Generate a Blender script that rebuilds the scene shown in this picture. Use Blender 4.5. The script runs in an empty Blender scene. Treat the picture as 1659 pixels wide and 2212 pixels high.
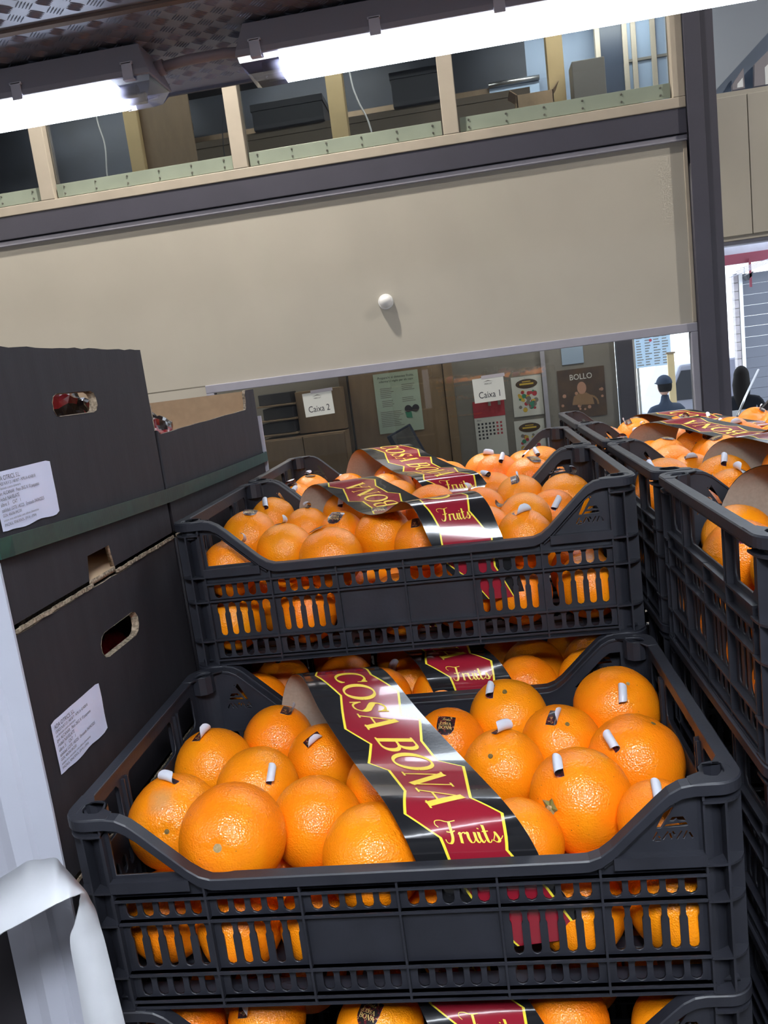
import bpy, bmesh, math, random, json
import numpy as np
from mathutils import Vector, Matrix, Euler, noise
random.seed(7)
sc = bpy.context.scene
COL = sc.collection

# ------------------------------------------------------------------ camera
cam_d = bpy.data.cameras.new('camera'); cam = bpy.data.objects.new('camera', cam_d); COL.objects.link(cam)
cam_d.sensor_fit = 'VERTICAL'; cam_d.sensor_height = 36.0
cam_d.lens = 1734.117 / 2212 * 36.0
cam_d.clip_start = 0.02; cam_d.clip_end = 300
R = Matrix.Rotation(0.1272143, 3, 'Z') @ Matrix.Rotation(1.3956746, 3, 'X') @ Matrix.Rotation(-0.1276088, 3, 'Z')
cam.matrix_world = Matrix.Translation((0.411761, -0.625698, 0.562811)) @ R.to_4x4()
sc.camera = cam

# ------------------------------------------------------------------ world, light, exposure
SKY = 2.2
TUBE = 8.0
ROW2 = 10.0
HIGHBAY = 1750.0
FLOOD = 44.0
OFFICE_FILL = 11.0  # strength of the unseen lamps that brighten the office
MEZZ_FILL = 16.0  # strength of the unseen lamps added to lighten the mezzanine
sc.view_settings.view_transform = 'Standard'; sc.view_settings.look = 'None'
sc.view_settings.gamma = 1.0; sc.view_settings.use_curve_mapping = False
sc.view_settings.exposure = 1.15
sc.cycles.use_denoising = True
sc.cycles.max_bounces = 8; sc.cycles.transparent_max_bounces = 12
sc.cycles.sample_clamp_indirect = 6.0
sc.cycles.caustics_reflective = False; sc.cycles.caustics_refractive = False
w = bpy.data.worlds.new('daylight'); sc.world = w; w.use_nodes = True
w.node_tree.nodes['Background'].inputs[0].default_value = (0.80, 0.90, 1.0, 1)
w.node_tree.nodes['Background'].inputs[1].default_value = SKY

# ------------------------------------------------------------------ material helpers
def mat(name, color, rough=0.5, metal=0.0, emit=None, es=1.0, spec=0.5, noise_amt=0.0, noise_scale=8.0, color2=None,
        bump=0.0, bump_scale=60.0, rough2=None, coat=0.0, stretch=None):
    m = bpy.data.materials.new(name); m.use_nodes = True
    nt = m.node_tree; b = nt.nodes['Principled BSDF']
    b.inputs['Base Color'].default_value = (*color, 1); b.inputs['Roughness'].default_value = rough
    b.inputs['Metallic'].default_value = metal; b.inputs['Specular IOR Level'].default_value = spec
    b.inputs['Coat Weight'].default_value = coat
    if emit is not None:
        b.inputs['Emission Color'].default_value = (*emit, 1); b.inputs['Emission Strength'].default_value = es
    tc = nt.nodes.new('ShaderNodeTexCoord'); src = tc.outputs['Object']
    if stretch:
        mp = nt.nodes.new('ShaderNodeMapping'); mp.inputs['Scale'].default_value = stretch
        nt.links.new(src, mp.inputs[0]); src = mp.outputs[0]
    if noise_amt > 0 or color2 is not None:
        n = nt.nodes.new('ShaderNodeTexNoise'); n.inputs['Scale'].default_value = noise_scale; n.inputs['Detail'].default_value = 5
        nt.links.new(src, n.inputs['Vector'])
        r = nt.nodes.new('ShaderNodeValToRGB')
        c2 = color2 if color2 is not None else tuple(c * (1 - noise_amt) for c in color)
        r.color_ramp.elements[0].position = 0.35; r.color_ramp.elements[1].position = 0.7
        r.color_ramp.elements[0].color = (*c2, 1); r.color_ramp.elements[1].color = (*color, 1)
        nt.links.new(n.outputs['Fac'], r.inputs[0]); nt.links.new(r.outputs[0], b.inputs['Base Color'])
        if rough2 is not None:
            mr = nt.nodes.new('ShaderNodeMapRange'); mr.inputs['To Min'].default_value = rough; mr.inputs['To Max'].default_value = rough2
            nt.links.new(n.outputs['Fac'], mr.inputs[0]); nt.links.new(mr.outputs[0], b.inputs['Roughness'])
    if bump > 0:
        n2 = nt.nodes.new('ShaderNodeTexNoise'); n2.inputs['Scale'].default_value = bump_scale; n2.inputs['Detail'].default_value = 4
        nt.links.new(src, n2.inputs['Vector'])
        bp = nt.nodes.new('ShaderNodeBump'); bp.inputs['Strength'].default_value = bump; bp.inputs['Distance'].default_value = 0.002
        nt.links.new(n2.outputs['Fac'], bp.inputs['Height']); nt.links.new(bp.outputs[0], b.inputs['Normal'])
    return m

def glassy(name, tint, t=0.9, rough=0.02):
    m = bpy.data.materials.new(name); m.use_nodes = True; nt = m.node_tree
    nt.nodes.clear()
    o = nt.nodes.new('ShaderNodeOutputMaterial'); mx = nt.nodes.new('ShaderNodeMixShader')
    tr = nt.nodes.new('ShaderNodeBsdfTransparent'); gl = nt.nodes.new('ShaderNodeBsdfGlossy')
    tr.inputs[0].default_value = (*tint, 1); gl.inputs['Roughness'].default_value = rough
    fr = nt.nodes.new('ShaderNodeFresnel'); fr.inputs[0].default_value = 1.45
    ad = nt.nodes.new('ShaderNodeMath'); ad.operation = 'ADD'; ad.inputs[1].default_value = 1 - t; ad.use_clamp = True
    nt.links.new(fr.outputs[0], ad.inputs[0]); nt.links.new(ad.outputs[0], mx.inputs[0])
    nt.links.new(tr.outputs[0], mx.inputs[1]); nt.links.new(gl.outputs[0], mx.inputs[2]); nt.links.new(mx.outputs[0], o.inputs[0])
    return m

def orange_material():
    m = bpy.data.materials.new('orange_peel'); m.use_nodes = True; nt = m.node_tree; b = nt.nodes['Principled BSDF']
    tc = nt.nodes.new('ShaderNodeTexCoord'); oi = nt.nodes.new('ShaderNodeObjectInfo')
    add = nt.nodes.new('ShaderNodeVectorMath'); add.operation = 'ADD'
    nt.links.new(tc.outputs['Object'], add.inputs[0]); nt.links.new(oi.outputs['Location'], add.inputs[1])
    ramp = nt.nodes.new('ShaderNodeValToRGB'); nt.links.new(oi.outputs['Random'], ramp.inputs[0])
    ramp.color_ramp.elements[0].color = (0.93, 0.205, 0.004, 1); ramp.color_ramp.elements[1].color = (0.90, 0.275, 0.004, 1)
    n = nt.nodes.new('ShaderNodeTexNoise'); n.inputs['Scale'].default_value = 26; n.inputs['Detail'].default_value = 3
    nt.links.new(add.outputs[0], n.inputs['Vector'])
    hs = nt.nodes.new('ShaderNodeMixRGB'); hs.blend_type = 'MIX'; hs.inputs[2].default_value = (0.88, 0.32, 0.005, 1)
    mr = nt.nodes.new('ShaderNodeMapRange'); mr.inputs['From Min'].default_value = 0.45; mr.inputs['From Max'].default_value = 0.75; mr.inputs['To Max'].default_value = 0.6
    nt.links.new(n.outputs['Fac'], mr.inputs[0]); nt.links.new(mr.outputs[0], hs.inputs[0]); nt.links.new(ramp.outputs[0], hs.inputs[1])
    # sparse dark freckles and faint rub marks
    v = nt.nodes.new('ShaderNodeTexVoronoi'); v.inputs['Scale'].default_value = 120; nt.links.new(add.outputs[0], v.inputs['Vector'])
    lt = nt.nodes.new('ShaderNodeMath'); lt.operation = 'LESS_THAN'; lt.inputs[1].default_value = 0.055; nt.links.new(v.outputs['Distance'], lt.inputs[0])
    md = nt.nodes.new('ShaderNodeMixRGB'); md.inputs[2].default_value = (0.32, 0.12, 0.02, 1); nt.links.new(lt.outputs[0], md.inputs[0]); nt.links.new(hs.outputs[0], md.inputs[1])
    nt.links.new(md.outputs[0], b.inputs['Base Color'])
    b.inputs['Roughness'].default_value = 0.27; b.inputs['Specular IOR Level'].default_value = 0.5
    vo = nt.nodes.new('ShaderNodeTexVoronoi'); vo.inputs['Scale'].default_value = 620; nt.links.new(add.outputs[0], vo.inputs['Vector'])
    n3 = nt.nodes.new('ShaderNodeTexNoise'); n3.inputs['Scale'].default_value = 330; n3.inputs['Detail'].default_value = 2; nt.links.new(add.outputs[0], n3.inputs['Vector'])
    mixh = nt.nodes.new('ShaderNodeMath'); mixh.operation = 'ADD'; nt.links.new(vo.outputs['Distance'], mixh.inputs[0]); nt.links.new(n3.outputs['Fac'], mixh.inputs[1])
    bp = nt.nodes.new('ShaderNodeBump'); bp.inputs['Strength'].default_value = 0.5; bp.inputs['Distance'].default_value = 0.0009
    nt.links.new(mixh.outputs[0], bp.inputs['Height']); nt.links.new(bp.outputs[0], b.inputs['Normal'])
    return m

M = {
 'peel': orange_material(),
 'crate': mat('anthracite_plastic', (0.0205, 0.0215, 0.030), 0.40, noise_amt=0.25, noise_scale=30, rough2=0.55, bump=0.08, bump_scale=250),
 'stem': mat('dry_stem', (0.46, 0.32, 0.17), 0.8, color2=(0.30, 0.20, 0.07), noise_scale=400),
 'scar': mat('stem_scar', (0.20, 0.11, 0.025), 0.7, color2=(0.09, 0.07, 0.02), noise_scale=500),
 'calyx': mat('green_calyx', (0.16, 0.19, 0.04), 0.7, color2=(0.22, 0.14, 0.05), noise_scale=300),
 'sticker_white': mat('sticker_back', (0.60, 0.61, 0.68), 0.35),
 'sticker_dark': mat('sticker_print', (0.035, 0.008, 0.01), 0.3, color2=(0.10, 0.012, 0.02), noise_scale=120, coat=0.3),
 'gold': mat('gold_ink', (0.83, 0.60, 0.06), 0.35),
 'gold_small': mat('gold_ink_small', (0.62, 0.45, 0.16), 0.4),
 'band_red': mat('band_red', (0.27, 0.012, 0.026), 0.16, coat=0.5, bump=0.02, bump_scale=300),
 'band_black': mat('band_black', (0.012, 0.012, 0.014), 0.16, coat=0.5, bump=0.02, bump_scale=300),
 'band_yellow': mat('band_yellow', (0.86, 0.68, 0.05), 0.22, coat=0.4),
 'kraft': mat('kraft', (0.36, 0.285, 0.225), 0.85, noise_amt=0.12, noise_scale=300, bump=0.1, bump_scale=500),
 'kraft_box': mat('kraft_box', (0.50, 0.35, 0.22), 0.85, noise_amt=0.10, noise_scale=60, bump=0.12, bump_scale=300, stretch=(1, 8, 1)),
 'box_black': mat('box_black', (0.0290, 0.0260, 0.0315), 0.70, spec=0.3, noise_amt=0.22, noise_scale=9, bump=0.10, bump_scale=60, stretch=(1, 6, 1)),
 'flute': mat('cut_cardboard_edge', (0.46, 0.36, 0.26), 0.9, color2=(0.12, 0.09, 0.06), noise_scale=260, bump=0.6, bump_scale=300),
 'paper_white': mat('white_label_paper', (0.66, 0.68, 0.86), 0.5, noise_amt=0.05, noise_scale=20, bump=0.15, bump_scale=25),
 'ink': mat('black_ink', (0.03, 0.03, 0.04), 0.6),
 'strap': mat('green_strap', (0.018, 0.062, 0.045), 0.35, color2=(0.010, 0.036, 0.028), noise_scale=60, stretch=(1, 1, 1)),
 'board': mat('white_edge_board', (0.47, 0.48, 0.56), 0.55, noise_amt=0.06, noise_scale=12, bump=0.2, bump_scale=15),
 'flap': mat('white_flap', (0.62, 0.63, 0.67), 0.5, noise_amt=0.07, noise_scale=18, bump=0.15, bump_scale=20),
 'net_red': mat('red_net_film', (0.35, 0.015, 0.02), 0.25, color2=(0.10, 0.005, 0.008), noise_scale=25, coat=0.5),
 'net_black': mat('black_film', (0.02, 0.012, 0.012), 0.25, coat=0.5),
 'panel': mat('beige_wall_panel', (0.49, 0.465, 0.41), 0.55, noise_amt=0.07, noise_scale=2.2, bump=0.03, bump_scale=30),
 'steel_grey': mat('painted_steel_grey', (0.060, 0.060, 0.088), 0.55, noise_amt=0.10, noise_scale=4),
 'trim_light': mat('light_trim', (0.36, 0.36, 0.44), 0.45, noise_amt=0.08, noise_scale=10),
 'frame_beige': mat('beige_frame', (0.47, 0.42, 0.35), 0.55, noise_amt=0.10, noise_scale=7),
 'kick': mat('green_grey_plate', (0.34, 0.40, 0.33), 0.4, metal=0.2, noise_amt=0.12, noise_scale=6),
 'rivet': mat('rivet_metal', (0.22, 0.22, 0.2), 0.35, metal=0.7),
 'tread': mat('tread_plate', (0.25, 0.27, 0.36), 0.40, metal=0.35, noise_amt=0.25, noise_scale=6, rough2=0.5),
 'rust': mat('rusty_seam', (0.11, 0.075, 0.065), 0.8),
 'fixture': mat('grey_fixture_body', (0.22, 0.20, 0.23), 0.5),
 'clip': mat('clip_plastic', (0.42, 0.40, 0.45), 0.35),
 'conduit': mat('conduit', (0.20, 0.16, 0.18), 0.5),
 'glass': glassy('window_glass', (0.90, 0.92, 0.92), 0.93),
 'clear': glassy('clear_diffuser', (0.70, 0.73, 0.90), 0.70, 0.12),
 'concrete': mat('concrete', (0.22, 0.21, 0.20), 0.8, noise_amt=0.2, noise_scale=3),
 'roof': mat('hall_roof', (0.30, 0.33, 0.38), 0.7),
 'hall': mat('hall_wall', (0.35, 0.36, 0.40), 0.7, noise_amt=0.1, noise_scale=1),
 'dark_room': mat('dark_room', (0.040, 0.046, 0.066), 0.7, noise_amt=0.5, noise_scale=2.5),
 'dark_obj': mat('dark_object', (0.022, 0.024, 0.034), 0.6),
 'wood': mat('office_wood', (0.25, 0.175, 0.11), 0.6, noise_amt=0.15, noise_scale=5, stretch=(6, 1, 1)),
 'wood_dark': mat('office_wood_dark', (0.10, 0.075, 0.05), 0.6),
 'cab_grey': mat('cabinet_grey', (0.21, 0.20, 0.185), 0.5, noise_amt=0.06, noise_scale=3),
 'post_yellow': mat('yellow_post', (0.62, 0.46, 0.24), 0.6, noise_amt=0.08, noise_scale=6),
 'blue_wall': mat('blue_wall', (0.19, 0.25, 0.36), 0.6, noise_amt=0.1, noise_scale=2),
 'blind': mat('blue_blind', (0.30, 0.40, 0.56), 0.5),
 'white': mat('white_paint', (0.75, 0.76, 0.78), 0.5),
 'paper': mat('poster_paper', (0.62, 0.64, 0.62), 0.5),
 'paper_green': mat('green_paper', (0.42, 0.52, 0.44), 0.5),
 'green_ink': mat('green_ink', (0.05, 0.25, 0.16), 0.5),
 'red_ink': mat('red_ink', (0.42, 0.05, 0.07), 0.5),
 'yellow_ink': mat('yellow_ink', (0.60, 0.42, 0.06), 0.5),
 'poster_dark': mat('poster_dark', (0.045, 0.030, 0.028), 0.4, color2=(0.09, 0.055, 0.03), noise_scale=9),
 'skin': mat('skin', (0.42, 0.23, 0.16), 0.5),
 'tan': mat('basket_tan', (0.25, 0.15, 0.08), 0.7),
 'cloth_black': mat('black_cloth', (0.006, 0.007, 0.010), 0.9, spec=0.1, bump=0.3, bump_scale=60),
 'cloth_navy': mat('navy_cloth', (0.030, 0.042, 0.070), 0.85, spec=0.2, bump=0.3, bump_scale=60),
 'hair': mat('dark_hair', (0.006, 0.005, 0.005), 0.8, spec=0.1, bump=0.6, bump_scale=200, stretch=(1, 1, 0.1)),
 'red_beam': mat('red_beam', (0.15, 0.02, 0.04), 0.5),
 'silver': mat('galvanised_sheet', (0.46, 0.46, 0.55), 0.4, metal=0.3, noise_amt=0.2, noise_scale=5),
 'container': mat('grey_shutter', (0.115, 0.125, 0.16), 0.5, noise_amt=0.12, noise_scale=1.5),
 'brick': mat('pale_brick', (0.40, 0.37, 0.40), 0.8, noise_amt=0.2, noise_scale=14),
 'monitor': mat('monitor_shell', (0.03, 0.045, 0.08), 0.4),
 'screen': mat('monitor_screen', (0.11, 0.11, 0.11), 0.3, color2=(0.26, 0.26, 0.26), noise_scale=9),
 'chrome': mat('steel_rod', (0.35, 0.35, 0.36), 0.3, metal=0.9),
 'tubeglow': mat('lit_tube', (1, 1, 1), 0.5, emit=(0.80, 0.89, 1.0), es=TUBE),
 'tubeglow2': mat('lit_tube_row', (1, 1, 1), 0.5, emit=(0.86, 0.92, 1.0), es=ROW2),
 'bayglow': mat('high_bay_glow', (1, 1, 1), 0.5, emit=(1.0, 0.92, 0.80), es=HIGHBAY),
 'floodglow': mat('led_panel', (1, 1, 1), 0.5, emit=(0.86, 0.93, 1.0), es=FLOOD),
 'mezz_fill_glow': mat('mezzanine_fill', (1, 1, 1), 0.5, emit=(0.95, 0.97, 0.90), es=MEZZ_FILL),
 'office_fill_glow': mat('office_fill', (1, 1, 1), 0.5, emit=(1.0, 0.93, 0.80), es=OFFICE_FILL),
 'board_sheet': mat('price_board', (0.45, 0.58, 0.72), 0.5),
 'asphalt': mat('sunlit_ground', (0.55, 0.56, 0.58), 0.8, noise_amt=0.2, noise_scale=1.0),
 'pallet': mat('pallet_wood', (0.35, 0.24, 0.14), 0.8, noise_amt=0.2, noise_scale=20),
}

# ------------------------------------------------------------------ object helpers
def new_obj(name, me, m=None, parent=None):
    o = bpy.data.objects.new(name, me); COL.objects.link(o)
    if m is not None and me is not None:
        for x in (m if isinstance(m, (list, tuple)) else [m]): me.materials.append(M[x] if isinstance(x, str) else x)
    if parent is not None: o.parent = parent
    return o
def empty(name, loc=(0, 0, 0), rz=0.0):
    o = bpy.data.objects.new(name, None); COL.objects.link(o); o.location = loc; o.rotation_euler = (0, 0, rz); o.empty_display_size = 0.05
    return o
def tag(o, label=None, cat=None, group=None, kind=None):
    if label: o['label'] = label
    if cat: o['category'] = cat
    if group: o['group'] = group
    if kind: o['kind'] = kind
    return o
def bm_obj(name, bm, m, parent=None, smooth=False, bevel=0.0, seg=2):
    me = bpy.data.meshes.new(name)
    bmesh.ops.recalc_face_normals(bm, faces=bm.faces)
    bm.to_mesh(me); bm.free()
    if smooth:
        for f in me.polygons: f.use_smooth = True
    o = new_obj(name, me, m, parent)
    if bevel > 0:
        md = o.modifiers.new('bevel', 'BEVEL'); md.width = bevel; md.segments = seg; md.limit_method = 'ANGLE'; md.angle_limit = 0.7
    return o
def box(bm, x0, x1, y0, y1, z0, z1, mi=0):
    v = [bm.verts.new(p) for p in ((x0,y0,z0),(x1,y0,z0),(x1,y1,z0),(x0,y1,z0),(x0,y0,z1),(x1,y0,z1),(x1,y1,z1),(x0,y1,z1))]
    for f in ((0,3,2,1),(4,5,6,7),(0,1,5,4),(1,2,6,5),(2,3,7,6),(3,0,4,7)):
        fc = bm.faces.new([v[i] for i in f]); fc.material_index = mi
def box_obj(name, x0, x1, y0, y1, z0, z1, m, parent=None, bevel=0.0):
    bm = bmesh.new(); box(bm, x0, x1, y0, y1, z0, z1); return bm_obj(name, bm, m, parent, bevel=bevel)
def prism(bm, pts, axis, a, b, mi=0):
    # pts 2D polygon; axis 'y': (x,z) extruded along y ; 'x': (y,z) along x ; 'z': (x,y) along z
    def P(p, t):
        return {'y': (p[0], t, p[1]), 'x': (t, p[0], p[1]), 'z': (p[0], p[1], t)}[axis]
    A = [bm.verts.new(P(p, a)) for p in pts]; B = [bm.verts.new(P(p, b)) for p in pts]; n = len(pts)
    fs = [bm.faces.new(A), bm.faces.new(B[::-1])]
    for i in range(n): fs.append(bm.faces.new([A[i], B[i], B[(i+1) % n], A[(i+1) % n]]))
    for f in fs: f.material_index = mi
def cyl(bm, p0, p1, r0, r1=None, n=12, mi=0, caps=True):
    p0 = Vector(p0); p1 = Vector(p1); r1 = r0 if r1 is None else r1
    d = (p1 - p0).normalized(); u = d.orthogonal().normalized(); v = d.cross(u)
    A = []; B = []
    for i in range(n):
        a = 2 * math.pi * i / n; q = u * math.cos(a) + v * math.sin(a)
        A.append(bm.verts.new(p0 + q * r0)); B.append(bm.verts.new(p1 + q * r1))
    for i in range(n):
        f = bm.faces.new([A[i], A[(i+1) % n], B[(i+1) % n], B[i]]); f.material_index = mi; f.smooth = True
    if caps:
        f = bm.faces.new(A[::-1]); f.material_index = mi; f = bm.faces.new(B); f.material_index = mi
def tube_path(bm, pts, r, n=8, mi=0):
    pts = [Vector(p) for p in pts]; rings = []
    for i, p in enumerate(pts):
        d = (pts[min(i+1, len(pts)-1)] - pts[max(i-1, 0)]).normalized()
        u = d.cross(Vector((0.13, 0.9, 0.3))).normalized(); v = d.cross(u)
        rings.append([bm.verts.new(p + (u * math.cos(2*math.pi*k/n) + v * math.sin(2*math.pi*k/n)) * r) for k in range(n)])
    for a, b in zip(rings, rings[1:]):
        for k in range(n):
            f = bm.faces.new([a[k], a[(k+1) % n], b[(k+1) % n], b[k]]); f.smooth = True; f.material_index = mi
    bm.faces.new(rings[0][::-1]); bm.faces.new(rings[-1])
def plate_mesh(name, polys, th, plane, bevel=0.0):
    """flat plate with holes: polys = [outer, hole, ...] in 2D; filled, thickness th; plane 'xz' or 'yz' or 'xy'"""
    cu = bpy.data.curves.new(name, 'CURVE'); cu.dimensions = '2D'; cu.fill_mode = 'BOTH'; cu.extrude = th / 2
    if bevel: cu.bevel_depth = bevel; cu.bevel_resolution = 0; cu.extrude = th / 2 - bevel; cu.offset = -bevel
    for pl in polys:
        s = cu.splines.new('POLY'); s.points.add(len(pl) - 1); s.use_cyclic_u = True
        for i, p in enumerate(pl): s.points[i].co = (p[0], p[1], 0, 1)
    o = bpy.data.objects.new(name, cu); COL.objects.link(o)
    dg = bpy.context.evaluated_depsgraph_get(); me = bpy.data.meshes.new_from_object(o.evaluated_get(dg), depsgraph=dg)
    bpy.data.objects.remove(o); bpy.data.curves.remove(cu)
    bm = bmesh.new(); bm.from_mesh(me); bpy.data.meshes.remove(me)
    bmesh.ops.remove_doubles(bm, verts=bm.verts, dist=1e-5)
    for v in bm.verts:
        x, y, z = v.co
        v.co = {'xz': (x, z, y), 'yz': (z, x, y), 'xy': (x, y, z)}[plane]
    return bm
def merge(bm, other, off=(0, 0, 0)):
    for v in other.verts: v.co = v.co + Vector(off)
    me = bpy.data.meshes.new('tmp'); other.to_mesh(me); other.free(); bm.from_mesh(me); bpy.data.meshes.remove(me)
def slot(cx, z0, z1, wd, n=4, wide=0.0):
    r = wd / 2; P = []
    for i in range(n + 1):
        a = math.pi + math.pi * i / n; P.append((cx + r * math.cos(a), z0 + r + r * math.sin(a)))
    if wide:
        zt = z1 - 0.016; P += [(cx + r, zt), (cx + r + wide, zt + 0.003)]
    rr = r + wide
    for i in range(n + 1):
        a = math.pi * i / n; P.append((cx + rr * math.cos(a), z1 - rr + rr * math.sin(a)))
    if wide: P += [(cx - r - wide, zt + 0.003), (cx - r, zt)]
    return P
def arc2(cx, cz, r, a0, a1, n=5):
    return [(cx + r * math.cos(a0 + (a1 - a0) * i / n), cz + r * math.sin(a0 + (a1 - a0) * i / n)) for i in range(n + 1)]
def copy_tree(o, parent=None):
    c = o.copy(); COL.objects.link(c)
    if parent is not None: c.parent = parent
    for ch in list(o.children): copy_tree(ch, c)
    return c
def text_bm(s, size, shear=0.0):
    cu = bpy.data.curves.new('t', 'FONT'); cu.body = s; cu.size = size; cu.shear = shear; cu.resolution_u = 3
    o = bpy.data.objects.new('t', cu); COL.objects.link(o); dg = bpy.context.evaluated_depsgraph_get()
    me = bpy.data.meshes.new_from_object(o.evaluated_get(dg), depsgraph=dg)
    bpy.data.objects.remove(o); bpy.data.curves.remove(cu)
    bm = bmesh.new(); bm.from_mesh(me); bpy.data.meshes.remove(me); return bm

# ------------------------------------------------------------------ setting
H = 0.1986; D = 0.3676; W = 0.6; XR = W + 0.019; YR = 0.006
FLOOR = -4 * H - 0.15
YW = 4.4
def struct(name, bm, m, parent=None, **k):
    o = bm_obj(name, bm, m, parent, **k)
    if parent is None: o['kind'] = 'structure'
    return o
def sbox(name, *a, m='panel', parent=None, bevel=0.0):
    o = box_obj(name, *a, m, parent, bevel)
    if parent is None: o['kind'] = 'structure'
    return o
sbox('floor', -7, 7, -6, 8.0, FLOOR - 0.1, FLOOR, m='concrete')
sbox('ground_outside', -12, 30, 8.0, 40, FLOOR - 0.15, FLOOR - 0.02, m='asphalt')
sbox('roof', -7, 7, -6, 8.0, 5.2, 5.3, m='roof')
sbox('wall_left', -7.1, -7, -6, 8.0, FLOOR, 5.2, m='hall')
sbox('wall_front', -7, 7, -6.1, -6, FLOOR, 5.2, m='hall')
sbox('wall_right', 7, 7.1, -6, 8.0, FLOOR, 5.2, m='hall')

# mezzanine deck of tread plate over the camera
dk = sbox('ceiling', -4, 4.5, -4, 1.375, 1.268, 1.40, m='tread')
sbox('edge_angle', -4, 4.5, 1.375, 1.383, 1.262, 1.42, m='steel_grey', parent=dk)
sbox('plate_seam', -4, 4.5, 0.930, 0.945, 1.262, 1.268, m='rust', parent=dk)
bm = bmesh.new()
def tread_bar(bm, cx, cy, ang, z):
    L = 0.0145; wd = 0.0013; h = 0.0019
    ca, sa = math.cos(ang), math.sin(ang)
    def P(u, v, k): return bm.verts.new((cx + u * ca - v * sa, cy + u * sa + v * ca, z - k))
    a, b, c, d = P(-L, 0, 0), P(0, wd, 0), P(L, 0, 0), P(0, -wd, 0); e, f = P(-L * .5, 0, h), P(L * .5, 0, h)
    for q in ((a, b, e), (b, f, e), (b, c, f), (c, d, f), (d, e, f), (d, a, e)): bm.faces.new(q)
pitch = 0.0385; ix = 0
for i in range(-26, 48):
    for j in range(0, 30):
        cx = i * pitch + 0.01; cy = 0.28 + j * pitch
        if cy > 1.355 or abs(cy - 0.9375) < 0.016: continue
        ang = math.radians(45 if (i + j) % 2 == 0 else 135)
        nx, ny = -math.sin(ang), math.cos(ang)
        for k in range(-2, 3): tread_bar(bm, cx + nx * k * 0.0058, cy + ny * k * 0.0058, ang, 1.268)
tb = bm_obj('tread_bars', bm, 'tread', dk); tb['kind'] = 'stuff'

# back wall with office window below and mezzanine rooms above
wb = sbox('wall_back', -7, 1.757, YW, YW + 0.06, 0.60, 1.625, m='panel')
sbox('lower_panel', -7, -1.262, YW, YW + 0.06, FLOOR, 0.592, m='panel', parent=wb)
sbox('apron_panel', -1.262, 1.757, YW, YW + 0.06, FLOOR, -0.25, m='panel', parent=wb)
sbox('panel_edge_strip', 1.735, 1.757, YW - 0.006, YW, 0.605, 1.612, m='frame_beige', parent=wb, bevel=0.002)
sbox('trim_1', -7, 1.757, YW - 0.02, YW + 0.05, 1.613, 1.645, m='trim_light', bevel=0.004)
sbox('beam_1', -7, 1.757, YW - 0.03, YW + 0.10, 1.650, 1.785, m='steel_grey', bevel=0.003)
sb = sbox('window_1', -7, 1.757, YW - 0.035, YW + 0.05, 1.785, 1.842, m='frame_beige', bevel=0.004)
sbox('window_head', -7, 1.757, YW - 0.035, YW + 0.05, 2.62, 2.70, m='frame_beige', parent=sb, bevel=0.004)
mull = [-5.82, -4.57, -3.31, -2.055, -0.82, 0.445]
for k, x in enumerate(mull):
    sbox('mullion', x - 0.045, x + 0.045, YW - 0.035, YW + 0.05, 1.842, 2.62, m='frame_beige', parent=sb, bevel=0.004)
sbox('mullion', 1.690, 1.757, YW - 0.035, YW + 0.05, 1.842, 2.62, m='frame_beige', parent=sb, bevel=0.004)
ed = mull + [1.735]
for a, b in zip(ed, ed[1:]):
    x0, x1 = a + 0.045, b - 0.045
    sbox('pane', x0, x1, YW + 0.02, YW + 0.026, 1.842, 2.62, m='glass', parent=sb)
    kp = sbox('kick_plate', x0 + 0.01, x1 - 0.008, YW - 0.005, YW + 0.003, 1.852, 1.930, m='kick', parent=sb, bevel=0.001)
    bm = bmesh.new(); nr = 6
    for q in range(nr):
        xx = x0 + 0.06 + (x1 - x0 - 0.12) * q / (nr - 1)
        for zz in (1.872, 1.912): cyl(bm, (xx, YW - 0.010, zz), (xx, YW - 0.004, zz), 0.0045, 0.0065, 8)
    r = bm_obj('rivets', bm, 'rivet', kp)
sbox('fascia_above', -7, 1.757, YW - 0.03, YW + 0.06, 2.70, 5.2, m='hall')
# steel column
bm = bmesh.new()
box(bm, 1.758, 1.845, YW - 0.06, YW - 0.045, FLOOR, 5.2); box(bm, 1.845, 1.917, YW - 0.05, YW - 0.035, FLOOR, 5.2)
box(bm, 1.79, 1.81, YW - 0.045, YW + 0.12, FLOOR, 5.2); box(bm, 1.758, 1.917, YW + 0.12, YW + 0.135, FLOOR, 5.2)
box(bm, 1.900, 1.917, YW - 0.035, YW + 0.12, FLOOR, 5.2)
struct('column', bm, 'steel_grey', bevel=0.0015)

# office window
wf = sbox('window_2', -1.262, 1.757, YW - 0.02, YW + 0.04, 0.548, 0.600, m='trim_light', bevel=0.004)
sbox('jamb', 1.716, 1.757, YW - 0.02, YW + 0.04, -0.25, 0.548, m='trim_light', parent=wf, bevel=0.004)
sbox('jamb', -1.262, -1.21, YW - 0.02, YW + 0.04, -0.25, 0.548, m='trim_light', parent=wf, bevel=0.004)
sbox('sill', -1.262, 1.757, YW - 0.05, YW + 0.04, -0.28, -0.25, m='trim_light', parent=wf, bevel=0.004)
sbox('pane', -1.21, 1.716, YW + 0.008, YW + 0.014, -0.25, 0.548, m='glass', parent=wf)

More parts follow.
